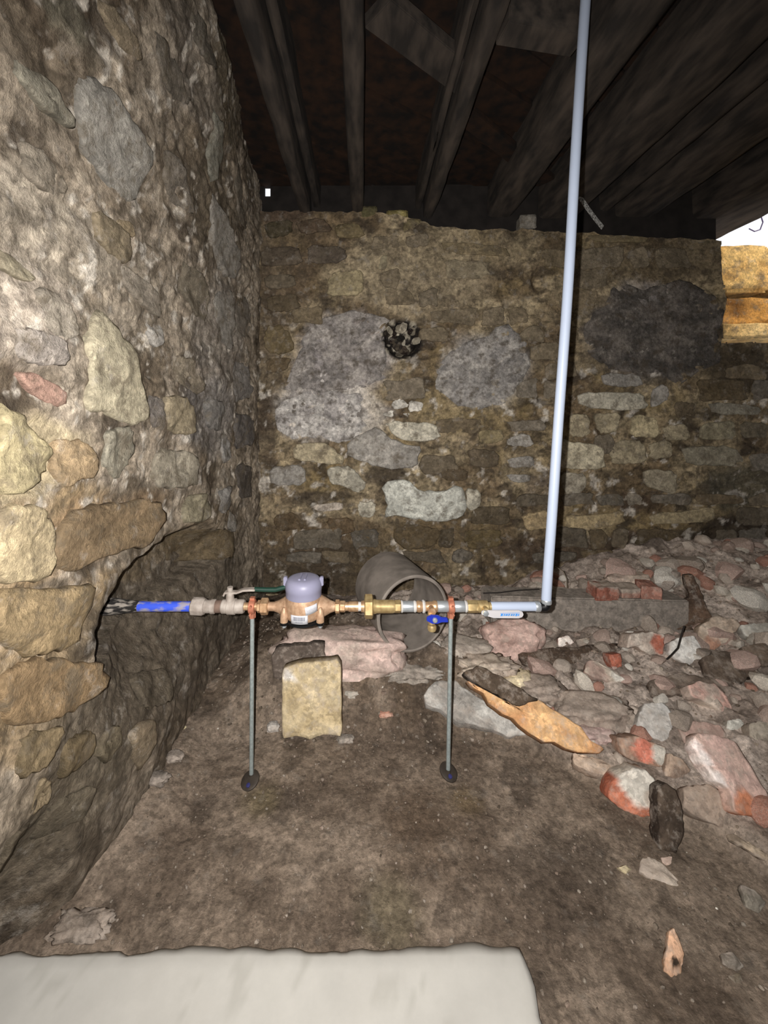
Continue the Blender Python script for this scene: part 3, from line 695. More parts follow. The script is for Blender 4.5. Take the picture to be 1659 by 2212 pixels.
# ------------------------------------------------------------------ rubble pieces traced one by one, each with its own distance and thickness
def traced(name, label, cat, poly, tilt, thick, c, c2=None, spots=(), seed=0, rough=.006, yaw=0, base=None, lift=0.0, mat=None, group=None, edge_c=None, rnd=.018, gain=None):
    """flat-ish piece: its face is the polygon laid on a plane leaning back by tilt degrees from upright"""
    b = max(poly, key=lambda q: q[1]) if base is None else base
    g = hit(*b); g = Vector(g); g.z += lift
    t = math.radians(tilt); ya = math.radians(yaw)
    N = Vector((math.sin(ya) * math.cos(t), -math.cos(ya) * math.cos(t), math.sin(t)))
    camp = Vector((0, 0, CZ)); pts3 = []
    U = Vector((0, 0, 1)).cross(-N)
    U = Vector((math.cos(ya), math.sin(ya), 0)); Vv = N.cross(U).normalized()
    if Vv.z < 0: Vv = -Vv
    def toplane(px, py):
        d = P(px, py, 1.0) - camp; s_ = (g - camp).dot(N) / d.dot(N); q = camp + d * s_ - g
        return (q.dot(U), q.dot(Vv))
    uv = np.array([toplane(*q) for q in poly]); rn = random.Random(seed)
    size = max(np.ptp(uv[:, 0]), np.ptp(uv[:, 1]))
    q_ = np.roll(uv, -1, 0); uv = np.stack([uv * .93 + q_ * .07, uv * .07 + q_ * .93], 1).reshape(-1, 2)
    o = dens(uv, max(size / 14, .005), size * rnd, rn); n = len(o); cn = o.mean(0)
    rings = [(.92, -thick), (1.0, -thick * .85), (1.0, -thick * .14), (.975, -thick * .01), (.90, 0), (.72, .002), (.5, .004), (.25, .004)]
    V = []; Cl = []; Fc = []
    gain = 1.45 if gain is None else gain
    c = np.array(c) * gain; c2 = c * .75 if c2 is None else np.array(c2) * gain; ec = c2 if edge_c is None else np.array(edge_c)
    Ua, Va, Na, Ga = (np.array(q) for q in (U, Vv, N, g))
    sp = [(np.array(toplane(a, b_)), r_ * g.y / F, np.array(cc_)) for (a, b_, r_, cc_) in spots]
    for ri, (s_, d_) in enumerate(rings + [(0, .005), (0, -thick)]):
        q = cn + (o - cn) * s_ if s_ > 0 else cn[None]
        nz = (fbm(q[:, 0] + ri * .03, q[:, 1], .35 / max(size, .02) * 12, seed + ri // 3, 3) - .5) * 2 * rough
        V.append(Ga * 0 + q[:, :1] * Ua + q[:, 1:] * Va + (d_ + nz)[:, None] * Na)
        m = fbm(q[:, 0], q[:, 1], 14, seed + 3, 4); col = lerp(c, c2, sst(.40, .65, m))
        if ri < 3: col = lerp(ec, ec * .8, m)
        for (a, r_, cc_) in sp:
            dd_ = np.hypot(q[:, 0] - a[0], q[:, 1] - a[1]) + .3 * r_ * (fbm(q[:, 0], q[:, 1], 40, seed, 2) - .5)
            col = lerp(col, cc_ * gain, 1 - sst(.8, 1.05, dd_ / r_))
        Cl.append(col)
        if 0 < ri < len(rings):
            a = (ri - 1) * n; b2 = ri * n
            for k in range(n): Fc.append((a + k, a + (k + 1) % n, b2 + (k + 1) % n, b2 + k))
    t0 = (len(rings) - 1) * n; ci = len(rings) * n
    for k in range(n): Fc.append((t0 + k, t0 + (k + 1) % n, ci)); Fc.append(((k + 1) % n, k, ci + 1))
    o_ = mesh_obj(name, np.vstack(V), Fc, mat or M_CHUNK, None, np.vstack(Cl)); o_.location = g
    fix_normals(o_)
    return tag(o_, label, cat, group)
TAN = S(168, 150, 132); GRY = S(176, 170, 160); PNK = S(186, 152, 138); BRK = S(176, 92, 62); CRM = S(192, 178, 148); BRN = S(96, 78, 62); WHI = S(204, 200, 192)
def lump(name, label, cat, px, py, wpx, hpx, c, c2=None, seed=0, sq=.8, amp=.28, spots=None, yaw=0, group=None, sub=4, sink=.25, fq=1.6):
    """irregular boulder: wpx wide, hpx high in the photo, its foot at (px,py)"""
    g = hit(px, py); sc = g.y / F; W = wpx * sc; V_ = hpx * sc; tn = (py - CY) / F
    dp = W * sq; hh = max(V_ - dp * tn * .8, V_ * .45); dp = min(dp, max((V_ - hh) / tn * 1.2, W * .45))
    bm = bmesh.new(); bmesh.ops.create_icosphere(bm, subdivisions=sub, radius=.5)
    for v in bm.verts:
        p = v.co.normalized(); q = p * fq + Vector((seed * 1.7, seed * .9, 0))
        f = 1 + amp * (mnoise.noise(q) + .55 * mnoise.noise(q * 2.3) + .3 * mnoise.noise(q * 5.1) + .18 * mnoise.noise(q * 11))
        e = Vector([math.copysign(abs(k) ** .7, k) for k in p])
        v.co = Vector((e.x * W * .5 * f, e.y * dp * .5 * f, e.z * hh * .56 * f))
    me = bpy.data.meshes.new(name); bm.to_mesh(me); bm.free()
    co = np.array([v.co[:] for v in me.vertices]); m = fbm(co[:, 0] + .6 * co[:, 1], co[:, 2] + .4 * co[:, 1], 11, seed + 3, 4)
    c = np.minimum(np.array(c) * 1.5, .85); col = lerp(c, c * .72 if c2 is None else np.array(c2) * 1.5, sst(.38, .66, m))
    a4 = np.ones((len(co), 4)); a4[:, :3] = col
    at = me.attributes.new('Col', 'FLOAT_COLOR', 'POINT'); at.data.foreach_set('color', a4.ravel())
    me.polygons.foreach_set('use_smooth', [True] * len(me.polygons)); me.materials.append(M_CHUNK)
    o = bpy.data.objects.new(name, me); COL.objects.link(o)
    o.location = (g.x, g.y + dp * .42, g.z + hh * (.5 - sink * .5)); o.rotation_euler.z = math.radians(yaw)
    return tag(o, label, cat, group)

# --- middle
traced('stone_block', 'pale yellow sandstone block standing upright on the dirt under the water meter', 'stone', [(612, 1444), (640, 1434), (700, 1428), (728, 1424), (737, 1438), (739, 1592), (700, 1588), (670, 1600), (640, 1592), (609, 1598), (608, 1460)], 12, .06, S(196, 174, 128), S(178, 154, 104), [(622, 1456, 14, S(204, 196, 186))], 5, .004, edge_c=S(150, 128, 88), rnd=.006, gain=1.05)
lump('boulder', 'large rounded pinkish grey boulder behind the upright sandstone block', 'stone', 735, 1475, 290, 145, S(176, 148, 136), S(152, 132, 118), 7, .38, .30, sink=.1)
traced('stone_slab', 'dark brown flat slab leaning between the sandstone block and the boulder', 'stone', [(585, 1420), (600, 1398), (700, 1390), (703, 1420), (698, 1470), (590, 1468)], 6, .04, S(84, 72, 62), S(70, 60, 52), (), 9, .003, base=(640, 1505))
lump('mortar_lump', 'crusty grey mortar lump beside the foot of the pinkish boulder', 'mortar', 898, 1474, 130, 48, S(158, 150, 138), S(120, 110, 98), 11, .8, .45, fq=3)
traced('mortar_crust', 'pale grey crust of spilled mortar behind the right pipe stand', 'mortar', [(915, 1500), (938, 1472), (985, 1468), (1010, 1490), (1060, 1520), (1110, 1556), (1140, 1590), (1100, 1592), (1040, 1570), (990, 1562), (950, 1530), (920, 1520)], 62, .05, S(160, 156, 148), S(124, 118, 110), (), 13, .012, lift=.02)
lump('mortar_lump', 'pinkish cone shaped mound of crumbled plaster in front of the concrete beam', 'mortar', 1116, 1424, 130, 100, S(180, 146, 132), S(156, 122, 108), 15, .45, .25)
lump('mortar_lump', 'long grey mortar lump at the left tip of the rubble heap', 'mortar', 1010, 1425, 110, 60, S(150, 138, 124), S(128, 112, 98), 17, .9, .3)
lump('mortar_lump', 'knobbly cream mortar lump above the dark end of the broken timber', 'mortar', 1060, 1470, 120, 66, S(178, 164, 140), S(150, 132, 114), 19, .9, .4, fq=2.6)
lump('mortar_lump', 'yellowish cream lump above the middle of the broken timber', 'mortar', 1118, 1498, 90, 66, S(190, 172, 130), S(160, 140, 110), 21, .9, .34)
lump('mortar_lump', 'rough tan lump of rubble right of the yellowish cream lump', 'mortar', 1180, 1525, 100, 80, S(160, 142, 126), S(132, 116, 102), 23, .9, .36)
lump('mortar_lump', 'broad dusty tan lump in the middle of the rubble heap', 'mortar', 1300, 1575, 170, 95, S(156, 138, 122), S(130, 114, 100), 25, .9, .3)
lump('mortar_lump', 'dusty pink lump just above the tip of the orange timber', 'mortar', 1290, 1610, 90, 50, S(160, 132, 124), S(134, 114, 104), 27, .9, .3)
# broken timber: dark weathered end and fresh orange split face
tb = empty('broken_timber', hit(1298, 1628))
def tpart(name, poly, c, c2, tilt, thick, seed, label=None, lift=0.0):
    o = traced(name, None, None, poly, tilt, thick, c, c2, (), seed, .004, base=(1298, 1628), lift=lift, edge_c=c2)
    o.location = o.location - tb.location; o.parent = tb
    if label: o['label'] = label
    return o
tag(tb, 'broken timber beam with a dark end and a split orange face', 'timber')
tpart('split_face', [(1004, 1466), (1090, 1516), (1165, 1510), (1235, 1556), (1308, 1618), (1296, 1628), (1230, 1620), (1150, 1588), (1080, 1538)], S(200, 150, 84), S(176, 120, 60), 44, .05, 31, 'bright orange freshly split wood', .03)
tpart('weathered_end', [(1000, 1452), (1032, 1436), (1100, 1472), (1166, 1512), (1120, 1526), (1060, 1494)], S(74, 60, 46), S(54, 43, 33), 44, .06, 33, 'dark brown weathered end', .045)
# --- concrete beam behind
cb = MB()
def bp_(px, py, Y): return P(px, py, Y)
f0, f1_, f2_, f3 = bp_(1062, 1288, 2.02), bp_(1490, 1298, 1.98), bp_(1490, 1384, 1.98), bp_(1062, 1352, 2.02)
dv = Vector((-.02, .12, 0))
bv = [f0, f1_, f2_, f3] + [q + dv for q in (f0, f1_, f2_, f3)]
cb.add(bv, [(0, 1, 2, 3), (5, 4, 7, 6), (4, 5, 1, 0), (3, 2, 6, 7), (0, 3, 7, 4), (1, 5, 6, 2)])
tag(cb.build('concrete_beam', M_CHUNK, None, S(136, 125, 113), bevel=.006), 'long grey concrete beam lying across the back of the rubble heap', 'beam')
# --- bricks resting on the beam
def brick(name, label, px, py, Y, size, rot, c, c2=None, seed=0, spots=None, cat='brick', group=None, mort=None, cuts=4):
    """whole or broken brick; mort = (axis, sign, colour, cover) for mortar stuck to a face"""
    bm = bmesh.new(); bmesh.ops.create_cube(bm, size=1)
    bmesh.ops.bevel(bm, geom=bm.edges[:], offset=.05, segments=1, affect='EDGES')
    bmesh.ops.subdivide_edges(bm, edges=[e for e in bm.edges if e.calc_length() > .3], cuts=cuts, use_grid_fill=True)
    rn = random.Random(seed); kx, ky = rn.uniform(-.25, .25), rn.uniform(-.25, .25)
    co = []
    for v in bm.verts:
        p = v.co.copy(); p.x *= 1 + kx * p.z + ky * p.y; p.z *= 1 + ky * p.x
        p = Vector((p.x * size[0], p.y * size[1], p.z * size[2])); s_ = min(size)
        p += mnoise.noise_vector(p * 22 + Vector((seed, 0, 0))) * s_ * .09 + mnoise.noise_vector(p * 60 + Vector((seed, 0, 0))) * s_ * .04
        co.append(v.co.copy()); v.co = p
    me = bpy.data.meshes.new(name); bm.to_mesh(me); bm.free()
    q = np.array(co); pw = np.array([v.co[:] for v in me.vertices])
    m = fbm(pw[:, 0] + pw[:, 1], pw[:, 2] + pw[:, 1], 18, seed, 4)
    col = lerp(np.array(c), np.array(c) * .72 if c2 is None else np.array(c2), sst(.4, .66, m))
    if mort:
        ax, sg, mc, cov = mort; e = q[:, ax] * sg + .5 * (m - .5)
        col = lerp(col, np.array(mc), sst(.5 - cov - .05, .5 - cov + .05, e))
    a4 = np.ones((len(q), 4)); a4[:, :3] = col
    at = me.attributes.new('Col', 'FLOAT_COLOR', 'POINT'); at.data.foreach_set('color', a4.ravel())
    me.polygons.foreach_set('use_smooth', [False] * len(me.polygons)); me.materials.append(M_CHUNK)
    o = bpy.data.objects.new(name, me); COL.objects.link(o)
    p = P(px, py, Y) if Y else hit(px, py)
    o.rotation_euler = [math.radians(a) for a in rot]
    low = min((o.rotation_euler.to_matrix() @ Vector(v.co)).z for v in me.vertices)
    o.location = (p.x, p.y + (0 if Y else size[1] * .35), p.z - low - .006)
    return tag(o, label, cat, group)
brick('brick', 'red brick lying at the left on top of the concrete beam', 1302, 1289, 2.04, (.115, .09, .065), (0, 0, 4), S(150, 84, 62), S(168, 110, 88), 3, mort=(2, 1, TAN, .06))
brick('brick', 'pink broken brick at the right on top of the concrete beam', 1398, 1290, 2.04, (.085, .09, .07), (0, 0, -8), S(176, 118, 96), S(150, 92, 72), 4)
brick('brick', 'dull red brick between two other bricks on top of the beam', 1352, 1290, 2.05, (.10, .09, .06), (0, 0, 2), S(144, 92, 74), S(164, 120, 100), 5, mort=(2, 1, TAN, .2))
lump('mortar_lump', 'pale wedge of mortar sitting on the bricks over the beam', 'mortar', 1375, 1272, 110, 45, S(176, 156, 136), S(150, 128, 112), 41, .5, .3)
# --- right hand heap
pieces = [
 ('board_fragment', 'dark brown splintered board standing against the right end of the beam', 'wood', [(1478, 1242), (1496, 1240), (1512, 1275), (1540, 1335), (1520, 1352), (1500, 1362), (1452, 1360), (1462, 1310), (1492, 1290)], 15, .03, S(92, 70, 52), S(66, 50, 38), ()),
 ('brick', 'brick coated in grey mortar with its red end turned right', 'brick', [(1362, 1370), (1410, 1364), (1437, 1370), (1434, 1414), (1405, 1416), (1380, 1398), (1355, 1400)], 25, .08, S(178, 164, 148), S(160, 140, 124), [(1424, 1392, 21, S(170, 88, 60))]),
 ('plaster_chunk', 'large white plaster chunk in the middle of the rubble heap', 'plaster', [(1448, 1386), (1470, 1376), (1500, 1372), (1522, 1408), (1518, 1432), (1490, 1438), (1462, 1424), (1444, 1410)], 40, .05, S(204, 200, 192), S(176, 170, 162), ()),
 ('mortar_slab', 'tan mortar slab leaning back right of the splintered board', 'mortar', [(1512, 1352), (1545, 1330), (1590, 1336), (1602, 1350), (1570, 1388), (1530, 1412), (1504, 1392)], 35, .05, S(184, 164, 142), S(160, 138, 116), [(1540, 1395, 20, S(168, 120, 92))]),
 ('plaster_chunk', 'whitish plaster slab at the right edge of the picture above the dark stones', 'plaster', [(1596, 1350), (1662, 1344), (1690, 1368), (1662, 1382), (1612, 1374)], 45, .05, S(176, 172, 160), S(150, 144, 132), ()),
 ('brick', 'small red brick stub lying below the mortar coated brick', 'brick', [(1316, 1414), (1342, 1412), (1344, 1440), (1324, 1446)], 20, .05, S(164, 84, 54), S(140, 74, 50), ()),
 ('mortar_slab', 'thin cream mortar wedge with a white edge in mid heap', 'mortar', [(1268, 1428), (1284, 1426), (1326, 1450), (1354, 1470), (1330, 1474), (1290, 1466), (1262, 1450)], 55, .04, S(172, 156, 136), S(144, 118, 104), [(1335, 1462, 14, S(206, 198, 184))]),
 ('plaster_chunk', 'small white chip with a pink side below the middle of the beam', 'plaster', [(1206, 1378), (1228, 1372), (1242, 1388), (1220, 1398), (1206, 1396)], 35, .03, S(212, 200, 188), S(176, 136, 122), ()),
 ('stone', 'small tan stone right of the white chip below the beam', 'stone', [(1244, 1382), (1268, 1378), (1276, 1392), (1250, 1396)], 40, .03, S(150, 134, 118), None, ()),
 ('brick', 'long pale pink brick in the right of the heap under the dark stones', 'brick', [(1486, 1480), (1510, 1470), (1545, 1476), (1570, 1505), (1584, 1532), (1566, 1540), (1530, 1518), (1494, 1502)], 45, .06, S(184, 138, 122), S(168, 146, 130), [(1540, 1528, 20, S(176, 158, 140))]),
 ('concrete_block', 'light grey square concrete block right of the orange timber', 'concrete', [(1392, 1518), (1432, 1516), (1458, 1544), (1452, 1590), (1436, 1604), (1372, 1578), (1380, 1548)], 50, .07, S(176, 172, 166), S(162, 156, 148), ()),
 ('brick', 'brick with a brown end, a red middle and a grey end', 'brick', [(1336, 1594), (1380, 1590), (1412, 1604), (1440, 1614), (1440, 1650), (1424, 1658), (1370, 1646), (1346, 1630)], 30, .08, S(148, 116, 92), S(138, 106, 84), [(1390, 1622, 24, S(182, 96, 68)), (1427, 1632, 21, S(176, 170, 156))]),
 ('brick', 'orange brick half with grey mortar on top, alone at the heap front', 'brick', [(1338, 1674), (1372, 1660), (1398, 1664), (1420, 1692), (1420, 1764), (1390, 1768), (1340, 1748), (1316, 1726), (1320, 1698)], 28, .09, S(178, 98, 60), S(160, 80, 48), [(1378, 1692, 42, S(180, 172, 158)), (1408, 1725, 18, S(172, 156, 138))]),
 ('plaster_slab', 'big pink plaster slab with a white broken edge at the lower right', 'plaster', [(1500, 1588), (1520, 1582), (1588, 1600), (1620, 1650), (1662, 1716), (1668, 1764), (1610, 1762), (1588, 1752), (1578, 1706), (1548, 1688), (1512, 1640), (1498, 1612)], 42, .05, S(190, 152, 138), S(178, 146, 130), [(1620, 1752, 34, S(182, 108, 64)), (1522, 1640, 15, S(214, 200, 192)), (1506, 1612, 15, S(210, 192, 184)), (1552, 1684, 16, S(212, 198, 190))]),
 ('stone_slab', 'flat dusty tan stone under the big pink plaster slab', 'stone', [(1476, 1700), (1530, 1692), (1572, 1712), (1588, 1786), (1570, 1792), (1500, 1762), (1476, 1742)], 48, .05, S(142, 122, 104), S(120, 102, 86), ()),
 ('stone', 'flat grey arrow shaped stone lying alone on the dirt at the right', 'stone', [(1384, 1858), (1400, 1848), (1428, 1862), (1448, 1884), (1476, 1914), (1470, 1922), (1420, 1906), (1380, 1882)], 72, .025, S(166, 150, 132), S(144, 128, 112), ()),
 ('stone', 'small pink stone touching the top of the grey arrow shaped stone', 'stone', [(1428, 1852), (1452, 1850), (1450, 1866), (1436, 1872)], 50, .02, S(176, 148, 130), None, ()),
 ('stone', 'small cream pebble left of the grey arrow shaped stone', 'stone', [(1336, 1874), (1352, 1868), (1366, 1878), (1352, 1890)], 50, .015, S(196, 176, 130), None, ()),
 ('wood_chip', 'curled tan wood chip with a dark hollow standing in the dirt', 'wood', [(1446, 2012), (1456, 2004), (1470, 2034), (1478, 2060), (1472, 2104), (1450, 2112), (1434, 2098), (1440, 2060)], 50, .015, S(186, 140, 102), S(150, 112, 78), [(1456, 2078, 9, S(60, 46, 34))]),
 ('stone', 'greenish grey crumbly stone at the lower right picture edge', 'stone', [(1600, 1910), (1630, 1922), (1656, 1950), (1640, 1974), (1612, 1960)], 55, .02, S(112, 104, 90), S(90, 82, 70), ()),
 ('stone', 'flat greyish crumb of mortar right of the curled wood chip', 'stone', [(1556, 2060), (1582, 2054), (1608, 2088), (1590, 2100), (1562, 2082)], 65, .015, S(124, 112, 98), None, ()),
 ('stone', 'pale tan crumb below the flat greyish crumb of mortar', 'stone', [(1572, 2108), (1598, 2100), (1608, 2130), (1586, 2138)], 65, .015, S(106, 92, 72), None, ()),
 ('lath_strip', 'thin pale wooden lath at the right picture edge', 'wood', [(1570, 1802), (1582, 1800), (1680, 1856), (1676, 1870), (1574, 1812)], 65, .012, S(158, 138, 112), S(110, 94, 76), ()),
 ('stone_slab', 'tan flat slab at the right picture edge above the pink slab', 'stone', [(1622, 1560), (1690, 1556), (1700, 1600), (1650, 1612), (1620, 1588)], 45, .05, S(146, 134, 116), S(124, 110, 94), ()),
 ('plaster_chunk', 'small whitish crumb right of the long pale pink brick', 'plaster', [(1572, 1556), (1596, 1552), (1614, 1568), (1594, 1582), (1570, 1574)], 45, .04, S(176, 172, 160), S(152, 144, 132), ()),
 ('mortar_slab', 'rounded dusty pink slab behind the big pink plaster slab', 'mortar', [(1464, 1566), (1500, 1556), (1556, 1566), (1572, 1590), (1530, 1612), (1480, 1606)], 50, .06, S(158, 126, 112), S(136, 112, 98), ()),
 ('stone_slab', 'dark brown slab below the tan mortar slab in the right heap', 'stone', [(1516, 1420), (1560, 1404), (1636, 1420), (1640, 1452), (1590, 1480), (1530, 1456)], 55, .04, S(100, 84, 68), S(80, 66, 54), ()),
 ('stone_slab', 'dark brown flat stone at the right picture edge beside the dark slab', 'stone', [(1602, 1396), (1690, 1384), (1700, 1430), (1650, 1440), (1606, 1418)], 50, .04, S(112, 94, 76), S(84, 70, 56), ()),
 ('stone_slab', 'dark dusty slab in front of the white plaster chunk', 'stone', [(1400, 1470), (1470, 1450), (1560, 1470), (1570, 1500), (1480, 1500), (1410, 1500)], 62, .04, S(110, 94, 80), S(90, 76, 64), ()),
 ('board_fragment', 'dark flat board lying on the heap below the concrete beam', 'wood', [(1118, 1410), (1200, 1398), (1335, 1388), (1345, 1404), (1260, 1424), (1180, 1440), (1130, 1432)], 72, .03, S(76, 60, 46), S(58, 46, 36), ()),
 ('mortar_slab', 'grey tan mortar block left below the light grey concrete block', 'mortar', [(1296, 1560), (1352, 1530), (1378, 1548), (1368, 1584), (1320, 1590)], 45, .05, S(150, 134, 118), S(126, 112, 98), ()),
 ('stone', 'tan stone tucked between the grey ended brick and the pink slab', 'stone', [(1444, 1626), (1476, 1640), (1494, 1664), (1470, 1684), (1436, 1676)], 40, .05, S(150, 126, 104), S(126, 104, 86), ()),
 ('stone', 'flat cream crumbs sheet at the tip of the orange timber', 'stone', [(1236, 1626), (1300, 1640), (1340, 1656), (1334, 1676), (1290, 1672), (1240, 1650)], 68, .03, S(166, 142, 118), S(140, 118, 98), ()),
]
for i, (nm, lb, ct, pl, tl, tk, c, c2, sp) in enumerate(pieces):
    traced(nm, lb, ct, pl, tl, tk, c, c2, sp, 60 + i * 7, .005, yaw=((i * 37) % 21) - 10)
# dark solid piece standing in for the shadow of a plank
traced('shadow_piece', 'dark brown piece standing in for a plank shadow beside the orange brick half', 'wood', [(1422, 1702), (1440, 1692), (1460, 1706), (1474, 1742), (1478, 1800), (1462, 1846), (1426, 1836)], 30, .05, S(70, 57, 45), S(50, 40, 32), (), 66, .005)
# left side
lump('stone', 'pale pinkish lump of plaster in the dirt near the slab at lower left', 'stone', 160, 2040, 130, 70, S(128, 112, 96), S(100, 88, 76), 51, .8, .35, fq=3, sink=.7)
lump('stone', 'grey stone lying in the dirt at the foot of the left wall', 'stone', 330, 1700, 56, 40, S(130, 116, 104), S(100, 90, 80), 53, .8, .35)
lump('stone', 'smaller grey stone behind the grey stone at the left wall foot', 'stone', 310, 1655, 40, 40, S(124, 114, 100), S(96, 86, 76), 54, .8, .35)
lump('stone', 'dull tan stone on the dirt between the left wall and left stand', 'stone', 372, 1648, 40, 30, S(116, 104, 92), S(90, 80, 70), 55, .8, .35)
lump('stone', 'tiny white pebble at the foot of the left wall', 'stone', 252, 1740, 14, 14, S(210, 206, 196), None, 56, .8, .3)
lump('stone', 'small reddish stone on the bank between block and right stand', 'stone', 832, 1552, 30, 22, S(170, 116, 90), None, 57, .8, .3)
lump('stone', 'pale grey stone beside the upper right edge of the sandstone block', 'stone', 760, 1508, 28, 24, S(150, 142, 128), None, 58, .8, .3)
lump('stone', 'grey stone at the lower right corner of the sandstone block', 'stone', 745, 1608, 36, 26, S(132, 122, 110), None, 59, .8, .3)
lump('stone', 'pale stone just left of the sandstone block foot', 'stone', 588, 1582, 26, 28, S(160, 152, 142), None, 60, .8, .3)
traced('leaf', 'small dry yellowish leaf on the dirt near the left wall', 'leaf', [(378, 1568), (392, 1562), (404, 1570), (394, 1578)], 70, .003, S(150, 136, 90), None, (), 61, .001)

# --- loose fragments all over the heap, copied from a few shapes
protos = []; FRAG = ['tan mortar fragment', 'greyish tan mortar fragment', 'cream mortar fragment', 'pinkish plaster fragment', 'dull red brick fragment', 'brown stone fragment', 'pale whitish plaster fragment', 'brownish pink fragment']
rp = random.Random(77)
cols = [S(184, 166, 148), S(170, 154, 138), S(198, 186, 168), S(190, 156, 140), S(172, 116, 92), S(150, 134, 118), S(204, 196, 182), S(166, 140, 124)]
def frag_mesh(seed, c):
    bm = bmesh.new(); bmesh.ops.create_icosphere(bm, subdivisions=2, radius=.5); rn = random.Random(seed)
    sx, sy, sz = 1, rn.uniform(.6, .9), rn.uniform(.4, .7)
    for v in bm.verts: v.co = Vector((v.co.x * sx, v.co.y * sy, v.co.z * sz)) * (1 + .35 * mnoise.noise(v.co * 2.2 + Vector((seed * 3.1, 0, 0))))
    for k in range(6):
        nrm = Vector((rn.uniform(-1, 1), rn.uniform(-1, 1), rn.uniform(-1, 1))).normalized(); off = rn.uniform(.24, .36)
        for v in bm.verts:
            d = v.co.dot(nrm) - off
            if d > 0: v.co -= nrm * d
    me = bpy.data.meshes.new('rubble_fragment'); bm.to_mesh(me); bm.free()
    co = np.array([v.co[:] for v in me.vertices]); m = fbm(co[:, 0], co[:, 1] + co[:, 2], 3, seed, 3)
    a4 = np.ones((len(co), 4)); a4[:, :3] = np.minimum(lerp(c, c * .72, m) * 1.3, .85); at = me.attributes.new('Col', 'FLOAT_COLOR', 'POINT'); at.data.foreach_set('color', a4.ravel())
    me.polygons.foreach_set('use_smooth', [False] * len(me.polygons)); me.materials.append(M_CHUNK); return me
for i in range(16): protos.append(frag_mesh(100 + i, cols[i % 8]))
nf = 0; tries = 0
while nf < 290 and tries < 12000:
    tries += 1
    x = rp.uniform(.25, 2.45); Y = rp.uniform(1.05, 2.5)
    if (x - CX * 0) / Y * F + CX > 1720: continue
    s = (x - PA[0]) * NB[0] + (Y - PA[1]) * NB[1]
    if s < .05 or rp.random() > .35 + .65 * sst(.1, .6, s): continue
    z = float(ground(np.array(x), np.array(Y))); sz = rp.choice([.03, .04, .05, .06, .075, .09, .12]) * rp.uniform(.8, 1.2) * (1.35 if s > .9 else 1)
    ki = rp.randrange(16); o = bpy.data.objects.new('rubble_fragment', protos[ki]); COL.objects.link(o)
    o.location = (x, Y, z + sz * .12); o.rotation_euler = (rp.uniform(-.5, .5), rp.uniform(-.5, .5), rp.uniform(0, 6.28)); o.scale = (sz, sz, sz)
    tag(o, 'small loose %s among the larger pieces of the rubble heap' % FRAG[ki % 8], 'rubble', 'loose fragments of the rubble heap'); nf += 1
# gravel and crumbs scattered in the dirt
ico = bmesh.new(); bmesh.ops.create_icosphere(ico, subdivisions=1, radius=.5); ico.verts.ensure_lookup_table()
iv = np.array([v.co[:] for v in ico.verts]); ifc = [[v.index for v in f.verts] for f in ico.faces]; ico.free()
V = []; Fc = []; Cl = []; rg = np.random.default_rng(5); n = 0
pal = [S(116, 100, 82), S(128, 112, 94), S(108, 92, 74), S(94, 80, 64), S(144, 130, 112), S(134, 112, 94)]
while n < 5200:
    x = rg.uniform(-.72, 2.3); Y = rg.uniform(.82, 2.5)
    if x < SX + .02 and Y < SY + .02 or x < xl(Y) + .02: continue
    px = CX + x / Y * F
    if px > 1690: continue
    bankq = Y > 1.5; s = .003 + .009 * rg.random() ** 4 + (.012 * rg.random() ** 2 if bankq else 0)
    if n % 110 == 0: cq = S(204, 196, 180); s *= .7
    else: cq = pal[rg.integers(6)] * (1.2 if (x - PA[0]) * NB[0] + (Y - PA[1]) * NB[1] > 0 else .85)
    sc = np.array([1, rg.uniform(.6, 1), rg.uniform(.5, .8)]) * s; a = rg.uniform(0, 6.28)
    q = iv * sc * (1 + .3 * rg.uniform(-1, 1, (len(iv), 1))); q = np.stack([q[:, 0] * math.cos(a) - q[:, 1] * math.sin(a), q[:, 0] * math.sin(a) + q[:, 1] * math.cos(a), q[:, 2]], -1)
    V.append(q + np.array([x, Y, float(ground(np.array(x), np.array(Y))) + s * .15])); Cl.append(np.tile(cq, (len(iv), 1)))
    Fc += [[i + n * len(iv) for i in f] for f in ifc]; n += 1
gv = mesh_obj('gravel', np.vstack(V), Fc, M_CHUNK, None, np.vstack(Cl), False)
tag(gv, 'fine gravel and crumbs strewn over the dirt floor', 'gravel', None, 'stuff')

# --- big clay pipe lying on the bank
M_PIPE = plain('dusty_grey_pipe', S(142, 130, 118), .9, 0, .25, 14, .2, c2=S(112, 102, 92))
pm, pb = P(893, 1326, 1.76), P(835, 1262, 2.06); ax = (pb - pm); Lp = ax.length
gp = MB(); gp.lathe([(0, .150), (-.002, .156), (.002, .163), (Lp * .5, .162), (Lp, .161), (Lp + .002, .155), (Lp, .150), (Lp * .5, .149), (0, .150)], pm, ax, 56, cap=False)
tag(gp.build('pipe_section', M_PIPE), 'wide dusty grey pipe section lying open on the bank behind the water pipes', 'pipe')

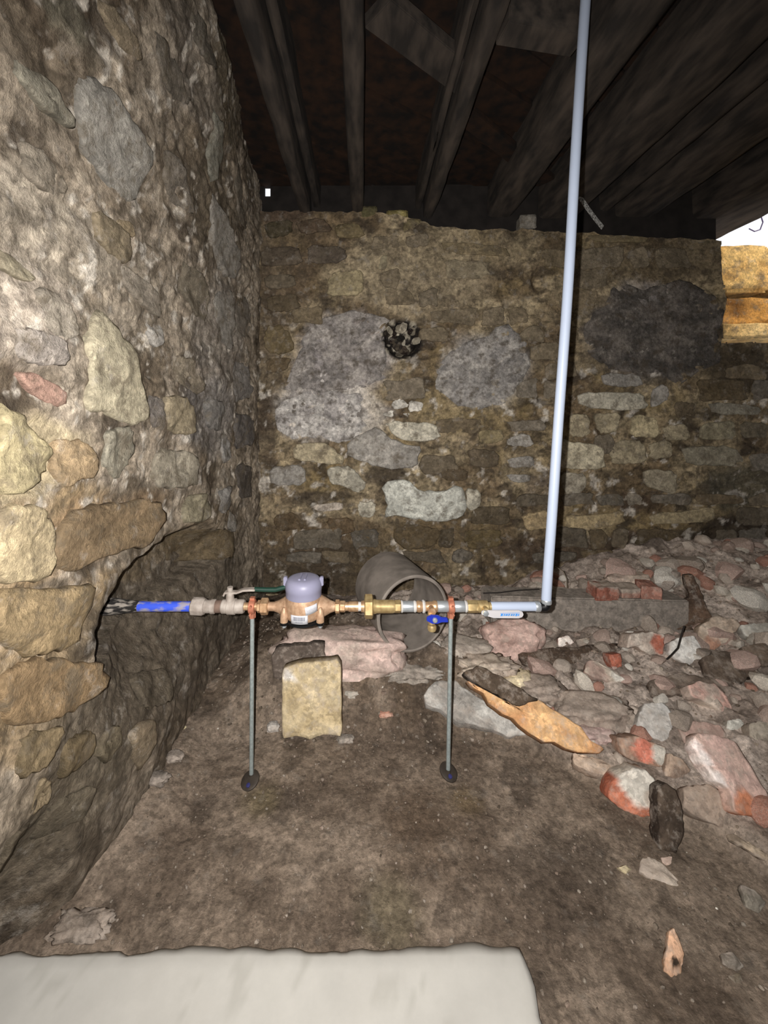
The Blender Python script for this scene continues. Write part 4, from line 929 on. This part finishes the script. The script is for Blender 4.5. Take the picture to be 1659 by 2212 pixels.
# ------------------------------------------------------------------ the water line (all at 1.356 m)
YP = 1.356; KP = YP / F
def W(px, py, dy=0.0): q = P(px, py, YP); return Vector((q.x, q.y + dy, q.z))
AY = 1310
BRASS = plain('brass', S(214, 170, 116), .36, .6, .2, 60, 0, c2=S(176, 128, 78))
BRASSY = plain('yellow_brass', S(206, 176, 104), .34, .6, .2, 60, 0, c2=S(176, 142, 74))
BRONZE = plain('bronze_casting', S(186, 146, 106), .5, .3, .2, 90, .25, c2=S(160, 120, 82))
COPPER = plain('copper_clamp', S(196, 112, 72), .45, .4, .2, 50, 0)
GALV = plain('galvanised_steel', S(176, 182, 186), .34, .55, .2, 50, 0)
STEEL = plain('zinc_threaded_rod', S(150, 162, 160), .4, .3, .25, 120, .2)
BLUEP = plain('blue_poly_pipe', SR(58, 84, 200), .5, 0, .2, 26, 0, c2=S(140, 134, 152), lo=.42, hi=.54, stretch=(1, 2, 2))
TAR = plain('tar_stained_pipe', S(140, 130, 118), .85, 0, .9, 34, .5, c2=S(30, 27, 25), lo=.46, hi=.64, stretch=(1, 3, 3))
OLDV = plain('chalky_old_brass', S(164, 152, 140), .6, .05, .25, 40, .2, c2=S(134, 120, 108))
RUST = plain('rusty_ring', S(118, 92, 76), .8, .1, .3, 40)
GREEN = plain('green_lever_sleeve', SR(22, 52, 42), .5)
LILAC = plain('lilac_grey_plastic', SR(128, 127, 147), .42, 0, .06, 20)
BLACK = plain('black_plastic', S(16, 16, 18), .4)
PEX = plain('white_pex', SR(166, 176, 194), .38, 0, .05, 8)
WHITE = plain('white_paint', S(178, 174, 176), .45, 0, .05, 20)
PAPER = plain('label_paper', S(178, 178, 184), .6, 0, .04, 30)
INK = plain('label_ink', S(90, 92, 104), .6)
BLUEH = plain('blue_handle', SR(28, 46, 150), .4)
BLUEI = plain('blue_print', SR(60, 130, 200), .5)
TAPE = plain('thread_tape', S(186, 182, 176), .6)
def seg(mb, x0, x1, prof=None, r=10, n=28, rot=0): # piece of the run between two pixel columns
    o = W(x0, AY); L_ = (x1 - x0) * KP
    pr = prof or [(0, r), (1, r)]
    return mb.lathe([(d * L_, q * KP) for d, q in pr], o, (1, 0, 0), n, rot=rot)
HEX = [(0, .86), (.12, 1.0), (.88, 1.0), (1, .86)]
def hexn(mb, x0, x1, r): return seg(mb, x0, x1, [(a, r * b) for a, b in HEX], n=6, rot=.3)

# supply pipe out of the wall
t = empty('supply_pipe', W(300, AY)); tag(t, 'blue plastic supply pipe coming out of the left stone wall', 'pipe')
seg(MB(), 280, 418, r=10.5).build('blue_pipe', BLUEP, t)
seg(MB(), 200, 300, [(0, 20), (.15, 19), (.45, 17.5), (.7, 14), (.92, 12), (1, 10.8)]).build('sleeve', TAR, t)['label'] = 'black and white tar stained sleeve at the wall'
# old shutoff valve
t = empty('shutoff_valve', W(470, AY)); tag(t, 'chalky old shutoff valve with a green sleeved lever', 'valve')
seg(MB(), 414, 443, [(0, 15), (.1, 18.5), (.8, 19), (1, 16)], n=10).build('compression_nut', OLDV, t)
seg(MB(), 440, 467, [(0, 13.5), (.6, 13.5), (.62, 15), (.9, 15), (1, 12)]).build('adapter', OLDV, t)
seg(MB(), 465, 479, r=13).build('rusty_ring', RUST, t)
b_ = seg(MB(), 478, 528, [(0, 12), (.06, 14.5), (.28, 14.5), (.3, 16.5), (.62, 16.5), (.64, 14.5), (.94, 14.5), (1, 12.5)])
b_.lathe([(0, 9 * KP), (18 * KP, 8 * KP), (20 * KP, 6 * KP), (30 * KP, 6 * KP)], W(497, AY - 12), (0, 0, 1), 18)
b_.build('valve_body', OLDV, t)
lv = MB(); lv.lathe([(0, 8 * KP), (6 * KP, 8 * KP)], W(497, 1282), (0, 0, 1), 6)
lv.build('packing_nut', OLDV, t)
def strip(pts, wd, ht, name, mat, parent):
    mb = MB(); n = len(pts); v = []
    for i, p in enumerate(pts):
        d = (Vector(pts[min(i + 1, n - 1)]) - Vector(pts[max(i - 1, 0)])).normalized(); sd = Vector((0, 1, 0)); u = d.cross(sd).normalized()
        for a, b in ((-1, -1), (1, -1), (1, 1), (-1, 1)): v.append(Vector(p) + sd * a * wd / 2 + u * b * ht / 2)
    f = [(i * 4 + k, i * 4 + (k + 1) % 4, i * 4 + 4 + (k + 1) % 4, i * 4 + 4 + k) for i in range(n - 1) for k in range(4)] + [(0, 1, 2, 3), (n * 4 - 4, n * 4 - 3, n * 4 - 2, n * 4 - 1)]
    return mb.add(v, f).build(name, mat, parent, bevel=.0012)
le = strip([W(484, 1286), W(487, 1279), W(500, 1279), W(512, 1279), W(526, 1274), W(540, 1273), W(552, 1273)], .020, .0065, 'lever', OLDV, t)
sl = MB().tube([W(550, 1273), W(575, 1274), W(596, 1274), W(606, 1271), W(618, 1268)], [.0075, .0078, .0078, .0076, .0065], 14).build('lever_sleeve', GREEN, t)
sl['label'] = 'dark green plastic grip'
# brass nipple + union into the meter
t = empty('water_meter', W(656, AY)); tag(t, 'bronze water meter with a lilac grey register cap and white stickers', 'meter')
n1 = seg(MB(), 524, 566, r=8); n1.build('nipple', BRASS, t)
hexn(MB(), 556, 566, 13).build('tail_nut', BRASS, t)
hexn(MB(), 563, 580, 17.5).build('coupling_nut', BRASS, t)
bd = MB()
seg(bd, 576, 740, [(0, 9), (.10, 9.5), (.16, 13), (.24, 20), (.30, 25), (.5, 27), (.70, 25), (.76, 20), (.84, 13), (.90, 9.5), (1, 9)], n=32)
bd.build('meter_body', BRONZE, t)
c2_ = MB().lathe([(0, 36 * KP), (2 * KP, 38 * KP), (10 * KP, 40 * KP), (28 * KP, 41 * KP), (38 * KP, 39 * KP), (45 * KP, 37 * KP)], W(656, 1329), (0, 0, 1), 40)
c2_.build('meter_chamber', BRONZE, t)
for (dx, dy) in ((-38, -22), (38, -22), (-38, 26), (38, 26)):
    q = W(656 + dx, 1332, dy * KP)
    MB().lathe([(0, 8.5 * KP), (16 * KP, 8 * KP), (26 * KP, 5.5 * KP), (30 * KP, 3 * KP)], q, (0, 0, 1), 14).build('flange_lug', BRONZE, t)
    MB().lathe([(0, 4 * KP), (2 * KP, 5 * KP), (9 * KP, 5 * KP)], W(656 + dx, 1344, dy * KP), (0, 0, 1), 6).build('bolt', GALV, t)
bpl = MB().lathe([(0, 36 * KP), (1.5 * KP, 41 * KP), (5 * KP, 41 * KP), (6.5 * KP, 38 * KP)], W(656, 1337), (0, 0, 1), 40)
for (dx, dy) in ((-38, -22), (38, -22), (-38, 26), (38, 26)): bpl.lathe([(0, 8 * KP), (6 * KP, 9 * KP)], W(656 + dx, 1338, dy * KP), (0, 0, 1), 14)
bpl.build('bottom_plate', BLACK, t)
rg_ = MB().lathe([(0, 38 * KP), (2 * KP, 38.5 * KP), (13 * KP, 38.8 * KP), (14.5 * KP, 39.6 * KP), (25 * KP, 39.4 * KP), (32 * KP, 37 * KP), (37 * KP, 32 * KP), (39 * KP, 25 * KP), (39.5 * KP, 4 * KP)], W(656, 1285), (0, 0, 1), 48)
rg_.build('register_cap', LILAC, t)
h1 = MB().box(W(647, 1248, -.03), W(652, 1243, .02)).box(W(659, 1248, -.03), W(663, 1243, .02)); h1.build('lid_rib', LILAC, t, bevel=.001)
for sx in (-1, 1):
    MB().box(W(656 + sx * 35, 1264, -.008), W(656 + sx * 43, 1245, .006)).build('lid_hinge', LILAC, t, bevel=.002)
def sticker(cx, cy, wpx, hpx, R_, tilt, parent, ctr=656, cyl_r=38):
    """thin paper bent around the meter"""
    n = 12; V = []; Fc = []; r = (R_ + .8) * KP; c = W(ctr, cy)
    tl = math.radians(tilt)
    def pt(a, b, off=0):
        ca = a * math.cos(tl) - b * math.sin(tl); cb_ = a * math.sin(tl) + b * math.cos(tl)
        ang = (cx - ctr + ca) * KP / r
        return c + Vector((math.sin(ang) * (r + off), -math.cos(ang) * (r + off), cb_ * KP))
    for i in range(n + 1):
        a = -wpx / 2 + wpx * i / n; V += [pt(a, -hpx / 2), pt(a, hpx / 2)]
    Fc = [(i * 2, i * 2 + 2, i * 2 + 3, i * 2 + 1) for i in range(n)]
    o = MB().add(V, Fc).build('sticker', PAPER, parent)
    sm = o.modifiers.new('thickness', 'SOLIDIFY'); sm.thickness = .0004; sm.offset = 1
    return o, pt
s1, pt1 = sticker(652, 1319, 37, 18, 41.2, 0, t); s2, pt2 = sticker(679, 1300, 28, 17, 41.2, 8, t)
rb_ = random.Random(3); mb = MB(); a = -13
while a < 13:
    wd = rb_.choice([.5, .8, 1.2]); mb.add([pt1(a, -2, .0008), pt1(a + wd, -2, .0008), pt1(a + wd, 6, .0008), pt1(a, 6, .0008)], [(0, 1, 2, 3)]); a += wd + rb_.choice([.5, .8])
for i in range(9): mb.add([pt1(-8 + i * 1.8, -6, .0008), pt1(-6.9 + i * 1.8, -6, .0008), pt1(-6.9 + i * 1.8, -4, .0008), pt1(-8 + i * 1.8, -4, .0008)], [(0, 1, 2, 3)])
mb.build('barcode', INK, s1)
mb = MB()
for i in range(26):
    a = -12 + i * .95; b = 2.6 * math.sin(i * 1.9) + .6 * math.sin(i * .7); a2 = a + .95; b2 = 2.6 * math.sin((i + 1) * 1.9) + .6 * math.sin((i + 1) * .7)
    mb.add([pt2(a, b, .0008), pt2(a2, b2, .0008), pt2(a2, b2 + .8, .0008), pt2(a, b + .8, .0008)], [(0, 1, 2, 3)])
mb.build('handwriting', INK, s2)
# check valve group
t = empty('check_valve', W(825, AY)); tag(t, 'yellow brass check valve with a big hex nut right of the meter', 'valve')
hexn(MB(), 724, 734, 14).build('coupling_nut', BRASS, t); hexn(MB(), 734, 746, 11.5).build('tail_nut', BRASS, t)
seg(MB(), 744, 774, [(0, 9), (.3, 9), (.32, 10.5), (1, 10.5)], n=12).build('nipple', BRASS, t)
seg(MB(), 770, 782, [(0, 10), (.5, 9.6), (1, 9)]).build('thread_tape', TAPE, t)
seg(MB(), 780, 792, [(0, 11), (1, 13)]).build('nipple', BRASS, t)
hexn(MB(), 787, 806, 25).build('hex_nut', BRASSY, t)
seg(MB(), 804, 853, [(0, 13), (.1, 15), (.2, 13.5), (.9, 13.5), (1, 12)]).build('valve_barrel', BRASSY, t)
hexn(MB(), 852, 866, 13).build('end_nut', BRASSY, t)
# galvanised run with drain cock
t = empty('drain_tee', W(932, AY)); tag(t, 'drain tee with a blue lever cock between galvanised nipples', 'valve')
seg(MB(), 866, 870, [(0, 12), (.5, 13), (1, 12)]).build('thread_tape', TAPE, t)
seg(MB(), 869, 895, [(0, 10.5), (.1, 11.3), (.9, 11.3), (1, 10.5)]).build('steel_nipple', GALV, t)
seg(MB(), 893, 899, [(0, 11), (.5, 12.5), (1, 11)]).build('thread_tape', TAPE, t)
tb2 = seg(MB(), 898, 946, [(0, 9.5), (.1, 12), (.2, 12), (.28, 10), (.75, 10), (.82, 12), (.92, 12), (1, 9.5)])
tb2.lathe([(0, 9 * KP), (.03, 8 * KP)], W(930, 1312, -.002), (0, -1, 0), 20)
tb2.build('tee', BRASS, t)
seg(MB(), 912, 918, [(0, 13), (.5, 14), (1, 12)]).build('thread_tape', TAPE, t)
dk = MB().lathe([(0, 8 * KP), (22 * KP, 7 * KP)], W(929, 1316, -.028), (0, 0, -1), 16).lathe([(0, 6 * KP), (6 * KP, 8 * KP), (22 * KP, 8 * KP)], W(930, 1322, -.045), (0, 1, 0), 16)
dk.lathe([(0, 7 * KP), (3 * KP, 9.5 * KP), (8 * KP, 9.5 * KP), (12 * KP, 8 * KP)], W(930, 1340, -.028), (0, 0, -1), 20).build('drain_cock', BRASSY, t)
hb = MB(); v = []
for (a, b) in ((917, 1318), (926, 1313), (940, 1314), (948, 1318), (960, 1319), (962, 1328), (948, 1328), (940, 1331), (928, 1331), (917, 1325)):
    v.append(W(a, b, -.050))
v += [q + Vector((0, .008, 0)) for q in v]; n = 10
hb.add(v, [tuple(range(n)), tuple(range(2 * n - 1, n - 1, -1))] + [(k, (k + 1) % n, n + (k + 1) % n, n + k) for k in range(n)]).build('handle', BLUEH, t, bevel=.0015)
MB().lathe([(0, 5.5 * KP), (3 * KP, 5 * KP), (5 * KP, 3 * KP)], W(934, 1323, -.050), (0, -1, 0), 18).build('handle_screw', GALV, t)
seg(MB(), 944, 1005, [(0, 10.5), (.03, 11.5), (.38, 11.5), (.4, 10.8), (.62, 10.8), (.64, 11.5), (.97, 11.5), (1, 10.5)]).build('steel_nipple', GALV, t)
seg(MB(), 1003, 1009, [(0, 11), (.5, 12.6), (1, 11)]).build('thread_tape', TAPE, t)
# second ball valve with white lever
t = empty('ball_valve', W(1045, AY)); tag(t, 'brass ball valve with a long white lever before the riser pipe', 'valve')
hexn(MB(), 1008, 1034, 13).build('valve_end', BRASSY, t)
bb = seg(MB(), 1030, 1062, [(0, 10), (.1, 12.5), (.7, 12.5), (.8, 9), (1, 9)]); bb.lathe([(0, 7 * KP), (16 * KP, 6 * KP)], W(1044, AY, -.006), (0, -1, 0), 16); bb.build('valve_body', BRASSY, t)
MB().lathe([(0, 6.5 * KP), (4 * KP, 6.5 * KP), (5 * KP, 4 * KP)], W(1042, 1313, -.034), (0, -1, 0), 6).build('handle_nut', GALV, t)
hd = MB(); v = []
for (a, b) in ((1034, 1311), (1040, 1308), (1060, 1308.5), (1112, 1308), (1120, 1311), (1123, 1317), (1120, 1322.5), (1112, 1325), (1060, 1324.5), (1040, 1319), (1034, 1317)): v.append(W(a, b, -.034))
v += [q + Vector((0, .006, 0)) for q in v]; n = 11
ho = hd.add(v, [tuple(range(n)), tuple(range(2 * n - 1, n - 1, -1))] + [(k, (k + 1) % n, n + (k + 1) % n, n + k) for k in range(n)]).build('lever', WHITE, t, bevel=.0015)
lg = MB()
for i, (a, wd, hh) in enumerate([(1074, 4.5, 5), (1080, 3, 4), (1084, 5, 3.6), (1090, 3, 4.4), (1095, 4, 3.6), (1100, 3.4, 4), (1105, 4, 5), (1110, 3, 3.8)]):
    y0 = 1317 - hh / 2; lg.add([W(a - .8, y0 + hh, -.0352), W(a + wd - .8, y0 + hh, -.0352), W(a + wd + .8, y0, -.0352), W(a + .8, y0, -.0352)], [(0, 1, 2, 3)])
lg.add([W(1073, 1313.4, -.0352), W(1114, 1312.6, -.0352), W(1114, 1313.6, -.0352), W(1073, 1314.2, -.0352)], [(0, 1, 2, 3)])
lg.build('printed_logo', BLUEI, ho)
# white riser
t = empty('riser_pipe', W(1179, AY)); tag(t, 'tall white plastic riser pipe running from the valve up to the ceiling', 'pipe')
seg(MB(), 1060, 1162, r=9.6).build('horizontal_run', PEX, t)
seg(MB(), 1155, 1166, [(0, 10), (.15, 11), (.85, 11), (1, 10)]).build('crimp_ring', GALV, t)
el = MB().tube([W(1162, AY + 2), W(1170, AY + 2), W(1176, AY + 1), W(1180, AY - 3), W(1180.5, AY - 9), W(1180.5, AY - 16)], [9 * KP, 9.5 * KP, 10.5 * KP, 10 * KP, 9 * KP, 8.5 * KP], 18)
el.build('elbow', BLACK, t)
MB().lathe([(0, 10.5 * KP), (1.5 * KP, 11.2 * KP), (7 * KP, 11.2 * KP), (8.5 * KP, 10.5 * KP)], W(1180, 1303), (.05, 0, 1), 24).build('crimp_ring', GALV, t)
pth = [(1179.5, 1300, 1.356), (1184, 1230, 1.356), (1192, 1120, 1.355), (1207, 900, 1.352), (1227, 620, 1.345), (1244, 320, 1.335), (1262, 40, 1.325), (1272, -80, 1.32), (1290, -260, 1.31)]
cp = [P(*q) for q in pth]; fine = []
for i in range(len(cp) - 1):
    p0, p1, p2, p3 = cp[max(i - 1, 0)], cp[i], cp[i + 1], cp[min(i + 2, len(cp) - 1)]
    for k in range(8):
        u = k / 8; fine.append(.5 * ((2 * p1) + (p2 - p0) * u + (2 * p0 - 5 * p1 + 4 * p2 - p3) * u * u + (3 * p1 - p0 - 3 * p2 + p3) * u ** 3))
fine = [q for q in fine if q.z < ZD + .02]
MB().tube(fine, .0155, 24).build('riser', PEX, t)
# pipe stands
def stand(label, xt, xb, yb, ov, tw):
    b0 = W(xb, yb + 6); t = empty('pipe_stand', b0); tag(t, label, 'stand', 'pipe stands')
    MB().tube([W(xt, 1326), W((xt + xb) / 2, (1326 + yb) / 2), W(xb, yb + 4)], 4.6 * KP, 14).build('threaded_rod', STEEL, t)
    cb_ = MB()
    cb_.lathe([(0, 13.6 * KP), (1.5 * KP, 15 * KP), (11.5 * KP, 15 * KP), (13 * KP, 13.6 * KP)], W(xt - 6.5, AY), (1, 0, 0), 28)
    cb_.box(W(xt - 5, 1298, -.004), W(xt + 5, 1291, .010)).lathe([(0, 7.5 * KP), (12 * KP, 7.5 * KP)], W(xt, 1334), (0, 0, 1), 6)
    cb_.build('pipe_clamp', COPPER, t)
    for zz in (1303, 1319): MB().lathe([(0, 3.2 * KP), (5 * KP, 3.2 * KP)], W(xt + 1, zz, -.024), (0, -1, 0), 6).build('clamp_screw', COPPER, t)
    ax_ = Vector(tw).normalized(); ctr = b0 + Vector(ov)
    MB().lathe([(-.006, .026), (-.003, .030), (.001, .030), (.003, .027), (.004, .012)], ctr, ax_, 28).build('foot_flange', FLG, t)
    MB().lathe([(0, .010), (.020, .0085)], b0 + Vector((0, 0, -.010)), (0, 0, 1), 14).build('foot_collar', FLG, t)
    e = ax_.cross(Vector((1, 0, 0))).normalized()
    MB().lathe([(0, .0065), (.004, .0065), (.005, .004)], ctr + e * -.017 + ax_ * .003 if e.y > 0 else ctr + e * .017 + ax_ * .003, ax_, 14).build('foot_screw', BLUES, t)
    return t
FLG = plain('dirty_dark_steel', S(72, 62, 52), .6, .3, .3, 60)
BLUES = plain('blue_screw', S(60, 62, 130), .4, .3)
stand('left pipe stand with a copper clamp beside the old shutoff valve', 545, 543, 1672, (-.001, -.012, 0), (-.25, -.35, 1))
stand('right pipe stand with a copper clamp beside the blue drain cock', 974, 968, 1662, (.002, .002, 0), (.35, -.3, 1))

# ------------------------------------------------------------------ small strings, wires, tape
M_WIRE = plain('dark_wire', S(40, 34, 30), .7); M_STRAP = plain('speckled_white_strap', S(190, 188, 180), .6, 0, .5, 120, 0, c2=S(70, 66, 62)); M_ROOT = plain('pale_root', S(126, 112, 92), .9)
def wire(name, label, cat, pts, r, mat):
    o = MB().tube(pts, r, 8).build(name, mat); return tag(o, label, cat)
strap = strip([P(1252, 424, 2.40), P(1268, 448, 2.44), P(1284, 470, 2.48), P(1302, 492, 2.52)], .004, .028, 'strap', M_STRAP, None)
tag(strap, 'white speckled strap hanging at the joist end behind the riser pipe', 'strap')
wire('wire', 'dark bent wire curling over the white plaster chunk', 'wire', [P(1478, 1352, 1.72), P(1470, 1378, 1.70), P(1464, 1400, 1.68), P(1450, 1415, 1.66), P(1440, 1424, 1.64)], .003, M_WIRE)
wire('cord', 'thin cord stretched along the top of the concrete beam', 'cord', [P(1044, 1284, 2.02) + Vector((0, 0, .006)), P(1080, 1280, 2.03), P(1120, 1275, 2.05), P(1165, 1273, 2.08)], .003, M_WIRE)
wire('twig', 'thin twig arching up beside the foot of the riser pipe', 'twig', [P(1200, 1224, 2.12), P(1216, 1234, 2.12), P(1224, 1250, 2.12), P(1225, 1275, 2.12)], .0025, M_ROOT)
wire('root', 'pale root hanging at the top beside the second joist', 'root', [P(690, 6, 1.6), P(704, 18, 1.6), P(726, 40, 1.62), P(735, 70, 1.64)], .005, M_ROOT)
wire('hanging_cord', 'thin dark cord loop hanging in the bright opening', 'cord', [P(1640, 455, 2.85), P(1648, 480, 2.85), P(1642, 496, 2.85), P(1630, 500, 2.85), P(1618, 494, 2.85)], .004, plain('purple_cord', S(110, 90, 140), .6))
o = rough_box('roof_stone', P(1600, 562, 3.2), P(1652, 530, 3.2) + Vector((0, .14, 0)), S(150, 128, 104), None, 31, S(108, 92, 78)); tag(o, 'round grey stone on top of the sunlit wall outside the opening', 'stone')
# loose stones on the head of the back wall
for i, (px, py, wd, ht, c, lb) in enumerate([(797, 478, 36, 34, S(132, 122, 72), 'olive stone at the left end of the row on the back wall top'), (858, 478, 46, 24, S(168, 150, 70), 'yellow lichen covered stone on the back wall top'),
                                            (890, 506, 42, 34, S(150, 132, 84), 'squarish tan stone on the back wall top'), (832, 500, 18, 34, S(130, 116, 88), 'narrow upright tan stone on the back wall top'),
                                            (1142, 490, 36, 28, S(150, 142, 128), 'pale grey stone on the back wall top near the riser pipe')]):
    a = P(px - wd / 2, py, YW + .0); b = P(px + wd / 2, py - ht, YW + .0); b.y += .10
    o = rough_box('stone', a, b, c, None, 40 + i, None, 4, .008); tag(o, lb, 'stone')
